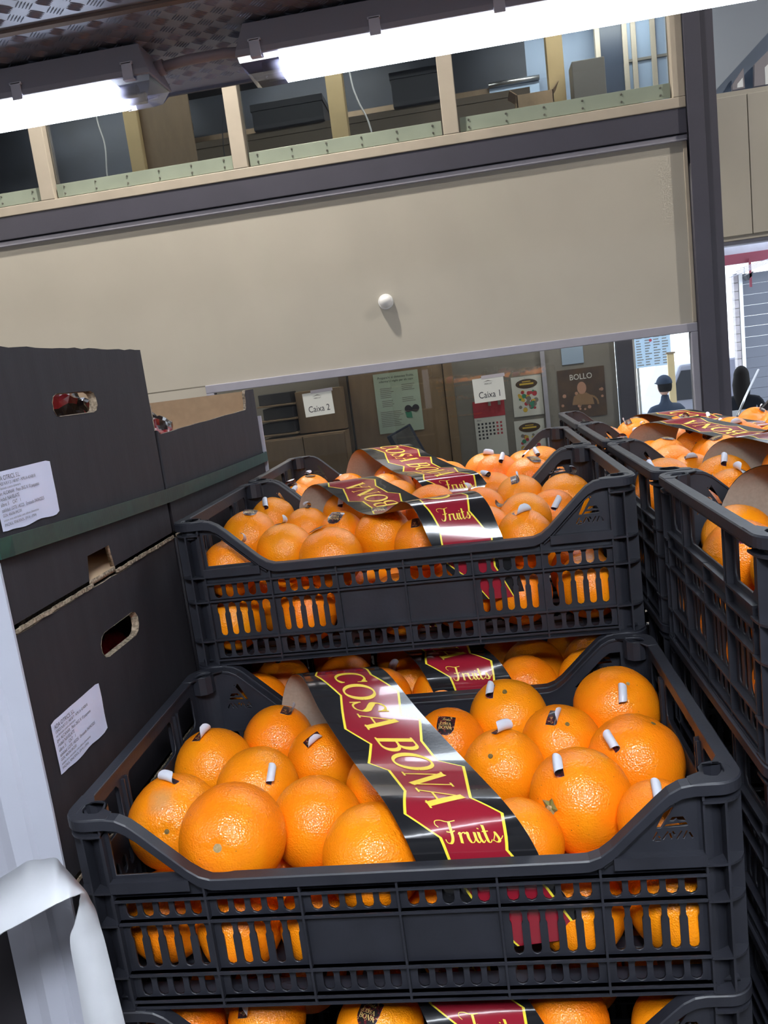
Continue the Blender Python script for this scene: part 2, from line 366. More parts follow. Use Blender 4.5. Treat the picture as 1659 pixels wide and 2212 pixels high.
# rooms behind the wall
rb = sbox('wall_office', -4, 1.43, 5.30, 5.38, FLOOR, 1.60, m='cab_grey')
sbox('wall_office_left', -4.05, -4, YW + 0.06, 5.38, FLOOR, 1.60, m='hall')
sbox('ceiling_office', -4, 1.757, YW + 0.06, 5.38, 1.50, 1.58, m='white')
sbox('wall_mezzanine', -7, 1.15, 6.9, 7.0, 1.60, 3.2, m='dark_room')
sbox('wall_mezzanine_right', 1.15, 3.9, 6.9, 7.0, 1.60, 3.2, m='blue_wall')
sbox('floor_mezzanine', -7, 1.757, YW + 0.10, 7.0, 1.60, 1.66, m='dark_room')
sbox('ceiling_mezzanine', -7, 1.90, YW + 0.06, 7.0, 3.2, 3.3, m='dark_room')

# beyond the column: hanging wall panel and the loading door
pr = sbox('wall_right_back', 1.90, 7, 5.0, 5.08, 1.088, 1.985, m='panel')
sbox('panel_board', 1.93, 2.288, 4.985, 5.0, 1.115, 1.955, m='panel', parent=pr, bevel=0.003)
sbox('panel_board', 2.293, 2.68, 4.985, 5.0, 1.115, 1.955, m='panel', parent=pr, bevel=0.003)
sbox('panel_board', 2.685, 3.2, 4.985, 5.0, 1.115, 1.955, m='panel', parent=pr, bevel=0.003)
sbox('door_1', 1.9, 7, 5.02, 5.12, 1.062, 1.088, m='silver', bevel=0.003)
ORD = ['first', 'second', 'third', 'fourth', 'fifth', 'sixth', 'seventh', 'eighth', 'ninth']
# ------------------------------------------------------------------ crates
D2 = 0.3640
def rim_z(x):
    def pl(x):
        x = min(x, W - x)
        if x < 0.057: return H
        if x < 0.124: return H - (H - 0.134) * (x - 0.057) / 0.067
        return 0.134
    return sum(pl(x + d) for d in (-0.010, -0.005, 0, 0.005, 0.010)) / 5
def logo_holes(cx, z0, s):
    P = []
    def poly(pts): P.append([(cx + (u - 0.42) * s, z0 + v * s) for u, v in pts])
    poly([(.03, .33), (.15, .33), (.46, .84), (.37, 1.0)])
    poly([(.47, .90), (.51, .90), (.51, .94), (.47, .94)])
    poly([(.33, .50), (.42, .61), (.66, .61), (.74, .48), (.55, .50), (.52, .55), (.45, .50)])
    poly([(.19, .34), (.27, .43), (.72, .46), (.78, .37), (.70, .36)])
    def stroke(a, b, w=.022):
        a = np.array(a); b = np.array(b); d = (b - a) / np.linalg.norm(b - a); n = np.array((-d[1], d[0])) * w
        poly([tuple(a - n), tuple(b - n), tuple(b + n), tuple(a + n)])
    t = .24; g = .02
    stroke((-.06, .03), (.06, t)); stroke((-.01, .01), (.13, .02)); stroke((.13, .06), (.07, .13))
    stroke((.17, .04), (.31, t)); stroke((.34, .20), (.38, .04)); 
    stroke((.40, t), (.46, .14)); stroke((.49, .03), (.62, t))
    stroke((.64, .04), (.74, t)); stroke((.78, .20), (.86, .04))
    return P
BAY = 0.0880; X0 = 0.036
def long_side_mesh():
    n = 64; xs = [0.030 + (W - 0.06) * i / n for i in range(n + 1)]
    outer = [(0.030, 0.001), (W - 0.030, 0.001)] + [(x, rim_z(x) - 0.002) for x in reversed(xs)]
    polys = [outer, [(0.0405, 0.137), (0.0405, 0.180), (0.054, 0.1795), (0.062, 0.174), (0.1005, 0.137)]]
    for b in range(6):
        for s in range(5):
            cx = X0 + b * BAY + 0.0128 + s * 0.0156
            polys.append(slot(cx, 0.0925, 0.1128, 0.0106))
            polys.append(slot(cx, 0.0095, 0.0325, 0.0104))
            if b not in (2, 3): polys.append(slot(cx, 0.0400, 0.0860, 0.0088, wide=0.0012))
    polys += logo_holes(0.5395, 0.1435, 0.036)
    bm = plate_mesh('p', polys, 0.0024, 'xz')
    for v in bm.verts: v.co.y += 0.0102
    for z0, z1 in ((0.1125, 0.1148), (0.0888, 0.0912), (0.0346, 0.0372), (0.0066, 0.0088), (0.0, 0.0022)):
        for b in range(6):
            xa = X0 + b * BAY + 0.001; box(bm, xa, xa + BAY - 0.002, 0.0028, 0.0092, z0, z1)
        box(bm, X0 - 0.002, X0 + 6 * BAY + 0.002, 0.0045, 0.0092, z0, z1)
    for xa, xb in ((0.036, 0.112), (W - 0.112, W - 0.036)):
        box(bm, xa, xb, 0.0016, 0.0115, 0.1318, 0.1340); box(bm, xa, xb, 0.0012, 0.0030, 0.1230, 0.1338)
    for i in range(7):
        x = X0 + i * BAY; top = 0.130 if 0 < i < 6 else 0.190
        box(bm, x - 0.001, x + 0.001, 0.0026, 0.0092, 0.0, top)
    # rib along the slope above the logo triangle and below the open triangle
    for sgn in (0, 1):
        for k in range(8):
            xa = 0.060 + k * 0.0075; xb = xa + 0.0076
            za, zb = rim_z(xa) - 0.0135, rim_z(xb) - 0.0135
            if sgn: pts = [(W - xa, za), (W - xb, zb), (W - xb, zb - 0.002), (W - xa, za - 0.002)]
            else: pts = [(xa, za), (xb, zb), (xb, zb - 0.002), (xa, za - 0.002)]
            prism(bm, pts, 'y', 0.004, 0.0092)
    # inner stiffeners and rim lip details
    for z in (0.1125,): box(bm, 0.04, W - 0.04, 0.0112, 0.0128, z, z + 0.002)
    return bm
def short_side_mesh():
    polys = [[(0.030, 0.001), (D2 - 0.030, 0.001), (D2 - 0.030, H - 0.002), (0.030, H - 0.002)]]
    def opening(a, b, z0=0.139, z1=0.182, c=0.006):
        return [(a + c, z0), (b - c, z0), (b, z0 + c), (b, z1 - c), (b - c, z1), (a + c, z1), (a, z1 - c), (a, z0 + c)]
    m = D2 / 2
    polys += [opening(0.047, 0.098), opening(m - 0.064, m + 0.064), opening(D2 - 0.098, D2 - 0.047)]
    B = (D2 - 0.072) / 4
    for b in range(4):
        for s in range(4):
            cy = 0.036 + b * B + 0.013 + s * 0.0157
            polys.append(slot(cy, 0.0925, 0.1128, 0.0106)); polys.append(slot(cy, 0.0095, 0.0325, 0.0104))
            polys.append(slot(cy, 0.0400, 0.0860, 0.0088))
    bm = plate_mesh('p', polys, 0.0024, 'yz')
    for v in bm.verts: v.co.x += 0.0102
    for z0, z1 in ((0.1310, 0.1335), (0.1125, 0.1148), (0.0888, 0.0912), (0.0346, 0.0372), (0.0066, 0.0088), (0.0, 0.0022)):
        box(bm, 0.0028, 0.0092, 0.034, D2 - 0.034, z0, z1)
    for i in range(5):
        y = 0.036 + i * B; box(bm, 0.0026, 0.0092, y - 0.001, y + 0.001, 0.0, 0.134)
    for y in (0.104, 0.112, D2 - 0.104, D2 - 0.112):
        box(bm, 0.0030, 0.0092, y - 0.001, y + 0.001, 0.132, 0.190); box(bm, 0.0112, 0.0150, y - 0.001, y + 0.001, 0.03, 0.183)
    for i in range(12):
        y = 0.04 + (D2 - 0.08) * i / 11; box(bm, 0.0030, 0.0092, y - 0.0008, y + 0.0008, 0.185, 0.196)
    box(bm, 0.0026, 0.0092, 0.034, D2 - 0.034, 0.1840, 0.1858)
    return bm
def rim_mesh():
    bm = bmesh.new(); path = []; r = 0.024
    def corner(cx, cy, a0):
        for i in range(1, 8):
            a = math.radians(a0 + 90 * i / 8); path.append((cx + r * math.cos(a), cy + r * math.sin(a), H, math.cos(a), math.sin(a)))
    n = 56
    for i in range(n + 1):
        x = r + (W - 2 * r) * i / n; path.append((x, 0, rim_z(x), 0, -1))
    corner(W - r, r, -90)
    for i in range(5): path.append((W, r + (D2 - 2 * r) * i / 4, H, 1, 0))
    corner(W - r, D2 - r, 0)
    for i in range(n + 1):
        x = W - r - (W - 2 * r) * i / n; path.append((x, D2, rim_z(x), 0, 1))
    corner(r, D2 - r, 90)
    for i in range(5): path.append((0, D2 - r - (D2 - 2 * r) * i / 4, H, -1, 0))
    corner(r, r, 180)
    prof = [(0.0, -0.0105), (0.0, -0.0012), (-0.0012, 0.0), (-0.0125, 0.0), (-0.0132, -0.0008), (-0.0132, -0.0030), (-0.0022, -0.0030), (-0.0022, -0.0105)]
    rings = [[bm.verts.new((x + o * nx, y + o * ny, z + dz)) for o, dz in prof] for x, y, z, nx, ny in path]
    k = len(prof)
    for i in range(len(rings)):
        a, b = rings[i], rings[(i + 1) % len(rings)]
        for j in range(k): bm.faces.new([a[j], a[(j + 1) % k], b[(j + 1) % k], b[j]])
    return bm
def post_mesh():
    r = 0.024; c = 0.024
    arc = [(c + (r - 0.001) * math.cos(math.radians(180 + 90 * i / 8)), c + (r - 0.001) * math.sin(math.radians(180 + 90 * i / 8))) for i in range(9)]
    outer = arc + [(0.046, 0.001), (0.046, 0.013), (0.034, 0.020), (0.031, 0.031), (0.020, 0.034), (0.013, 0.046), (0.001, 0.046)]
    hole = [(0.0205 + 0.0125 * math.cos(a) + 0.003 * math.cos(2 * a), 0.0205 + 0.0125 * math.sin(a) + 0.003 * math.sin(2 * a)) for a in [2 * math.pi * i / 14 for i in range(14)]]
    bm = plate_mesh('t', [outer, hole], 0.0024, 'xy')
    for v in bm.verts: v.co.z += H - 0.0006
    # pocket wall
    A = [(p[0], p[1], H) for p in hole]; ra = []; rb = []
    for s, L in ((1.0, ra), (1.10, rb)):
        for z in (H, 0.176):
            L.append([bm.verts.new((0.0205 + (p[0] - 0.0205) * s, 0.0205 + (p[1] - 0.0205) * s, z)) for p in hole])
    for L in (ra, rb):
        for i in range(14): f = bm.faces.new([L[0][i], L[0][(i+1) % 14], L[1][(i+1) % 14], L[1][i]])
    bm.faces.new(ra[1])
    # curved post wall
    cc = 0.040; n = 8; z0, z1 = 0.0, H - 0.004; rows = []
    for rr in (0.0315, 0.0290):
        for z in (z0, z1):
            rows.append([bm.verts.new((cc + rr * math.cos(math.radians(180 + 90 * i / n)), cc + rr * math.sin(math.radians(180 + 90 * i / n)), z)) for i in range(n + 1)])
    for a, b in ((0, 1), (2, 3), (0, 2), (1, 3)):
        for i in range(n): bm.faces.new([rows[a][i], rows[a][i+1], rows[b][i+1], rows[b][i]])
    fl = arc + [(0.037, 0.001), (0.037, 0.0085), (0.0165, 0.0165), (0.0085, 0.037), (0.001, 0.037)]
    for z in (0.0, 0.0345, 0.0890, 0.1228, 0.1800): prism(bm, fl, 'z', z, z + 0.0022)
    box(bm, 0.0175, 0.0195, 0.002, 0.016, 0.0, 0.182); box(bm, 0.002, 0.016, 0.0175, 0.0195, 0.0, 0.182)
    return bm
def base_mesh():
    polys = [[(0.012, 0.012), (W - 0.012, 0.012), (W - 0.012, D2 - 0.012), (0.012, D2 - 0.012)]]
    for i in range(12):
        for j in range(8):
            x = 0.035 + i * 0.0452; y = 0.030 + j * 0.0385
            polys.append([(x, y), (x + 0.036, y), (x + 0.036, y + 0.024), (x, y + 0.024)])
    bm = plate_mesh('b', polys, 0.003, 'xy')
    for v in bm.verts: v.co.z += 0.0055
    for i in range(4): box(bm, 0.02, W - 0.02, 0.05 + i * 0.088, 0.053 + i * 0.088, 0.0, 0.004)
    return bm
def make_crate():
    t = empty('fruit_crate')
    f = bm_obj('long_side', long_side_mesh(), 'crate', t)
    g = f.copy(); COL.objects.link(g); g.location = (W, D2, 0); g.rotation_euler = (0, 0, math.pi)
    s = bm_obj('short_side', short_side_mesh(), 'crate', t)
    g = s.copy(); COL.objects.link(g); g.location = (W, D2, 0); g.rotation_euler = (0, 0, math.pi)
    bm_obj('rim', rim_mesh(), 'crate', t, smooth=False)
    p = bm_obj('corner_post', post_mesh(), 'crate', t)
    for loc, a in (((W, 0, 0), 90), ((W, D2, 0), 180), ((0, D2, 0), 270)):
        g = p.copy(); COL.objects.link(g); g.location = loc; g.rotation_euler = (0, 0, math.radians(a))
    bm_obj('base_grid', base_mesh(), 'crate', t)
    return t
crate0 = make_crate()
CR = {}
def place_crate(key, x, y, z, label, group):
    o = crate0 if not CR else copy_tree(crate0)
    o.location = (x, y, z); tag(o, label, 'crate', group); CR[key] = (x, y, z); return o
GM = 'black plastic crates stacked at centre'; GR = 'black plastic crates in the right row'
place_crate('A', 0, 0, 0, 'large black slotted plastic crate of oranges at the very front, logo on its right end', GM)
place_crate('A0', 0, 0, -H, 'black crate directly under the front crate, only its rim and band showing', GM)
place_crate('B2', 0, D, H, 'black crate of oranges on top of the second stack, with a twisted band', GM)
place_crate('B1', 0, D, 0, 'shaded black crate squeezed under the raised crate, behind the front one', GM)
place_crate('C2', 0, 2 * D, H, 'farther black crate of oranges behind the raised crate, nearest the office window', GM)
place_crate('C1', 0, 2 * D, 0, 'hidden black crate under the farthest crate of the middle stacks', GM)
for k in (2, 3, 4): place_crate('A%d' % -k, 0, 0, -k * H, 'black crate low in the front stack, %s layer below the front crate' % ('second', 'third', 'fourth')[k - 2], GM)
for k in (1, 2, 3, 4):
    place_crate('B%d' % -k, 0, D, -k * H, '%s black crate down in the second stack, hidden behind the front stack' % ORD[k], GM)
    place_crate('C%d' % -k, 0, 2 * D, -k * H, '%s black crate down in the third stack, hidden behind the others' % ORD[k], GM)
for k, lb in enumerate(('nearest black crate of the right row, its handle opening showing oranges', 'second black crate of the right row, just behind the nearest one',
                        'third black crate of the right row, band printed upside down', 'farthest black crate of the right row, beside the steel column')):
    place_crate('R%d' % k, XR, YR + k * D, H, lb, GR)
for k, lb in enumerate(('black crate under the nearest right row crate, its post at the picture edge', 'black crate under the second right row crate', 'black crate under the third right row crate', 'black crate under the farthest right row crate')):
    place_crate('Q%d' % k, XR, YR + k * D, 0, lb, GR)
for k in (1, 2, 3, 4):
    for j in range(4): place_crate('P%d%d' % (k, j), XR, YR + j * D, -k * H, 'hidden black crate, %s layer down in the %s stack of the right row' % (ORD[k], ORD[j]), GR)
def pallet(x0, x1, y0, y1, label):
    t = empty('pallet', (x0, y0, FLOOR)); tag(t, label, 'pallet')
    n = 6
    for i in range(n):
        a = (x1 - x0 - 0.1) * i / (n - 1); box_obj('top_plank', a, a + 0.1, 0, y1 - y0, 0.128, 0.150, 'pallet', t, 0.002)
    for i in range(3):
        b = (y1 - y0 - 0.1) * i / 2; box_obj('stringer', 0, x1 - x0, b, b + 0.1, 0.0, 0.128, 'pallet', t, 0.002)
pallet(0, W, 0, 3 * D, 'wooden pallet under the middle stacks of crates')
pallet(XR, XR + W, YR, YR + 4 * D, 'wooden pallet under the right row of crates')

# ------------------------------------------------------------------ oranges
RB = 0.043
def orange_mesh(seed, squash):
    bm = bmesh.new(); bmesh.ops.create_uvsphere(bm, u_segments=36, v_segments=24, radius=RB)
    for v in bm.verts:
        d = v.co.normalized(); k = 1 + 0.022 * noise.noise(d * 1.6 + Vector((seed * 3.1, 0, 0))) + 0.006 * noise.noise(d * 5 + Vector((0, seed * 2.0, 0)))
        ang = math.acos(max(-1, min(1, d.z)))
        k -= 0.055 * math.exp(-(ang / 0.13) ** 2)
        if seed % 2: k += 0.02 * math.exp(-((math.pi - ang) / 0.2) ** 2) - 0.03 * math.exp(-((math.pi - ang) / 0.07) ** 2)
        if ang < 0.9: k += 0.006 * math.cos(5 * math.atan2(d.y, d.x)) * math.exp(-((ang - 0.3) / 0.2) ** 2)
        v.co = v.co * k; v.co.z *= squash
    for f in bm.faces: f.smooth = True
    me = bpy.data.meshes.new('orange'); bm.to_mesh(me); bm.free(); me.materials.append(M['peel']); return me
OM = [orange_mesh(i, s) for i, s in enumerate((0.97, 1.0, 0.95, 1.03, 0.98))]
def stem_mesh(kind):
    bm = bmesh.new(); z = RB * 0.97 * 0.945
    if kind == 0:
        cyl(bm, (0, 0, z - 0.002), (0, 0, z + 0.0022), 0.0040, 0.0034, 12, mi=0)
        cyl(bm, (0, 0, z - 0.002), (0, 0, z + 0.0012), 0.0058, 0.0046, 12, mi=1)
    else:
        n = 5; c = bm.verts.new((0, 0, z + 0.0012)); ring = []
        for i in range(2 * n):
            r = 0.0085 if i % 2 == 0 else 0.0050; a = math.pi * i / n
            ring.append(bm.verts.new((r * math.cos(a), r * math.sin(a), z + (0.0022 if i % 2 == 0 else 0.0005))))
        for i in range(2 * n): f = bm.faces.new([c, ring[i], ring[(i + 1) % (2 * n)]]); f.material_index = 1
        cyl(bm, (0, 0, z - 0.001), (0, 0, z + 0.003), 0.0022, 0.0018, 8, mi=0)
    me = bpy.data.meshes.new('stem_end'); bm.to_mesh(me); bm.free(); me.materials.append(M['stem']); me.materials.append(M['calyx']); return me
SM = [stem_mesh(0), stem_mesh(1)]
bm = bmesh.new(); z = RB * .97 * .945; cyl(bm, (0, 0, z - .002), (0, 0, z + .0012), .0030, .0022, 12); cyl(bm, (0, 0, z), (0, 0, z + .0016), .0010, .0008, 8)
me = bpy.data.meshes.new('stem_end'); bm.to_mesh(me); bm.free(); me.materials.append(M['scar']); SM.append(me)
def sticker_pt(x, b, style):
    b0, rc = {'flat': (9, 1), 'half': (0.0065, 0.0055), 'curl': (0.0035, 0.0046), 'roll': (0.0022, 0.0036)}[style]
    y0 = -0.010 if style == 'flat' else -0.006
    if b <= b0: y = y0 + b; z = 0; th = 0
    else: th = (b - b0) / rc; y = y0 + b0 + rc * math.sin(th); z = rc * (1 - math.cos(th))
    zz = z - (x * x + min(y, 0.012) ** 2) / (2 * RB) + 0.0004
    return Vector((x, y, zz)), th
def sticker_mesh(style):
    bm = bmesh.new(); L = 0.0205; nb = 20; na = 6
    def row(b):
        hw = 0.0088
        t = b / L
        if t > 0.55: hw = 0.0088 * math.sqrt(max(0.06, 1 - ((t - 0.55) / 0.47) ** 2))
        return hw
    for side in (0, 1):
        g = []
        for i in range(nb + 1):
            b = L * i / nb; hw = row(b); r = []
            for j in range(na + 1):
                x = hw * (2 * j / na - 1); p, th = sticker_pt(x, b, style)
                nrm = Vector((0, -math.sin(th), math.cos(th)))
                r.append(bm.verts.new(p + nrm * (0.00012 if side == 0 else -0.00006)))
            g.append(r)
        for i in range(nb):
            for j in range(na):
                f = bm.faces.new([g[i][j], g[i][j+1], g[i+1][j+1], g[i+1][j]]); f.smooth = True; f.material_index = side
    me = bpy.data.meshes.new('sticker'); bm.to_mesh(me); bm.free(); me.materials.append(M['sticker_dark']); me.materials.append(M['sticker_white']); return me
_nt = M['sticker_dark'].node_tree; _rp = [n for n in _nt.nodes if n.type == 'VALTORGB'][0]; _rp.color_ramp.interpolation = 'CONSTANT'
_rp.color_ramp.elements[0].position = 0.0; _rp.color_ramp.elements[0].color = (.012, .010, .010, 1); _rp.color_ramp.elements[1].position = .50; _rp.color_ramp.elements[1].color = (.10, .008, .014, 1)
for _p, _c in ((.60, (.55, .38, .12, 1)), (.64, (.02, .012, .012, 1))): _e = _rp.color_ramp.elements.new(_p); _e.color = _c
[n for n in _nt.nodes if n.type == 'TEX_NOISE'][0].inputs['Scale'].default_value = 260
STK = {k: sticker_mesh(k) for k in ('flat', 'half', 'curl', 'roll')}

# ------------------------------------------------------------------ lettering engine (flat print laid on curved paper)
def strokes_to_quads(pts, wf):
    pts = [np.array(p, float) for p in pts]; out = []; L = []
    for i, p in enumerate(pts):
        d = pts[min(i+1, len(pts)-1)] - pts[max(i-1, 0)]; l = np.linalg.norm(d); d = d / (l if l else 1)
        n = np.array((-d[1], d[0])); w = wf(d, i / max(1, len(pts) - 1)) / 2; L.append((p + n * w, p - n * w))
    for a, b in zip(L, L[1:]): out.append([tuple(a[0]), tuple(a[1]), tuple(b[1]), tuple(b[0])])
    return out
def smooth_pts(P, n=7):
    P = [np.array(p, float) for p in P]; Q = [2*P[0]-P[1]] + P + [2*P[-1]-P[-2]]; out = []
    for i in range(1, len(Q) - 2):
        a, b, c, d = Q[i-1:i+3]
        for k in range(n):
            t = k / n; out.append(.5*((2*b)+(-a+c)*t+(2*a-5*b+4*c-d)*t*t+(-a+3*b-3*c+d)*t**3))
    out.append(Q[-2]); return out
THIN, THICK = 0.055, 0.185
vert = lambda d, t: THIN + (THICK - THIN) * abs(d[1]) ** 1.6
thin = lambda d, t: THIN
thick = lambda d, t: THICK
def ell(cx, cy, rx, ry, a0, a1, n=28): return [(cx + rx * math.cos(math.radians(a0 + (a1 - a0) * i / n)), cy + ry * math.sin(math.radians(a0 + (a1 - a0) * i / n))) for i in range(n + 1)]
def line(a, b, n=4): return [(a[0] + (b[0] - a[0]) * i / n, a[1] + (b[1] - a[1]) * i / n) for i in range(n + 1)]
def serif(x, y, w=0.2): return strokes_to_quads(line((x - w / 2, y), (x + w / 2, y), 2), lambda d, t: 0.05)
def G(ch):
    q = []
    if ch == 'C':
        q += strokes_to_quads(ell(.48, .5, .40, .47, 48, 312), vert); q += strokes_to_quads([(.76, .98), (.77, .66)], lambda d, t: 0.03 + 0.05 * (1 - t)); q += strokes_to_quads([(.77, .12), (.74, .24)], thin); return q, .84
    if ch == 'O': return strokes_to_quads(ell(.5, .5, .41, .47, 0, 360, 36), vert), 1.0
    if ch == 'S':
        P = smooth_pts([(.62, .80), (.50, .94), (.32, .96), (.17, .85), (.16, .68), (.32, .55), (.52, .42), (.60, .25), (.50, .09), (.33, .04), (.18, .09), (.07, .26)])
        q += strokes_to_quads(P, lambda d, t: THIN + (THICK - THIN) * max(0, min(1, abs(d[0] * .75 - d[1] * .66))) ** 3 if .25 < t < .75 else THIN + 0.03 * abs(d[1]))
        q += strokes_to_quads([(.62, .99), (.62, .68)], thin); q += strokes_to_quads([(.07, .34), (.07, .0)], thin); return q, .70
    if ch == 'A':
        q += strokes_to_quads(line((.12, 0), (.43, 1.0)), thin); q += strokes_to_quads(line((.41, 1.0), (.80, 0)), thick); q += strokes_to_quads(line((.21, .33), (.66, .33)), thin)
        return q + serif(.12, .02, .24) + serif(.80, .02, .30), .92
    if ch == 'B':
        q += strokes_to_quads(line((.19, 0), (.19, 1)), thick); q += strokes_to_quads([(.1, .975), (.3, .975), (.4, .975)] + ell(.42, .74, .22, .235, 90, -90, 14) + [(.3, .505), (.2, .505)], vert)
        q += strokes_to_quads([(.2, .515), (.4, .515)] + ell(.45, .26, .28, .235, 90, -90, 14) + [(.3, .025), (.08, .025)], vert); return q + serif(.16, .975, .22) + serif(.16, .025, .22), .82
    if ch == 'N':
        q += strokes_to_quads(line((.18, 0), (.18, 1)), thin); q += strokes_to_quads(line((.16, 1), (.82, 0)), thick); q += strokes_to_quads(line((.82, 0), (.82, 1)), thin)
        return q + serif(.18, .02, .24) + serif(.12, .975, .20) + serif(.82, .975, .24), 1.0
def fruits_quads():
    q = []; pen = lambda d, t: 0.035 + 0.085 * max(0, -d[1] * .94 - d[0] * .2 if d[1] < 0 else 0)
    S = lambda P, f=pen: q.extend(strokes_to_quads(smooth_pts(P, 6), f))
    S([(-.02, .70), (-.10, .82), (-.02, .97), (.22, 1.0), (.50, .93), (.86, .99)]); S([(.56, .93), (.46, .60), (.34, .22), (.18, .02), (.02, .04), (.0, .18)]); S([(.22, .50), (.42, .47), (.60, .54)], lambda d, t: .045)
    x = .66
    S([(x, .38), (x + .10, .46), (x + .04, .22), (x - .02, .0)]); S([(x + .0, .12), (x + .14, .38), (x + .27, .46), (x + .33, .40)]); x += .40
    S([(x - .07, .40), (x + .03, .46), (x - .03, .20), (x + .0, .03), (x + .12, .03), (x + .26, .22), (x + .34, .46)]); S([(x + .34, .46), (x + .27, .15), (x + .33, .0), (x + .44, .10)]); x += .50
    S([(x + .02, .46), (x - .04, .18), (x + .02, .0), (x + .14, .10)]); S([(x + .09, .64), (x + .07, .60)], lambda d, t: .07); x += .26
    S([(x + .10, .78), (x + .0, .30), (x - .02, .05), (x + .06, .0), (x + .18, .12)]); S([(x - .08, .48), (x + .20, .50)], lambda d, t: .045); x += .26
    S([(x - .06, .06), (x + .12, .30), (x + .18, .46), (x + .22, .30), (x + .22, .08), (x + .08, .0), (x - .02, .08)])
    S([(x + .22, .08), (x + .34, .16), (x + .46, .28)], lambda d, t: .03)
    return q, x + .34
def word_quads(word, h, gap=0.06, space=0.34, cond=1.0):
    q = []; x = 0
    for ch in word:
        if ch == ' ': x += space * h; continue
        g, wd = G(ch)
        for f in g: q.append([(x + p[0] * h * cond, p[1] * h) for p in f])
        x += (wd * cond + gap) * h
    return q, x
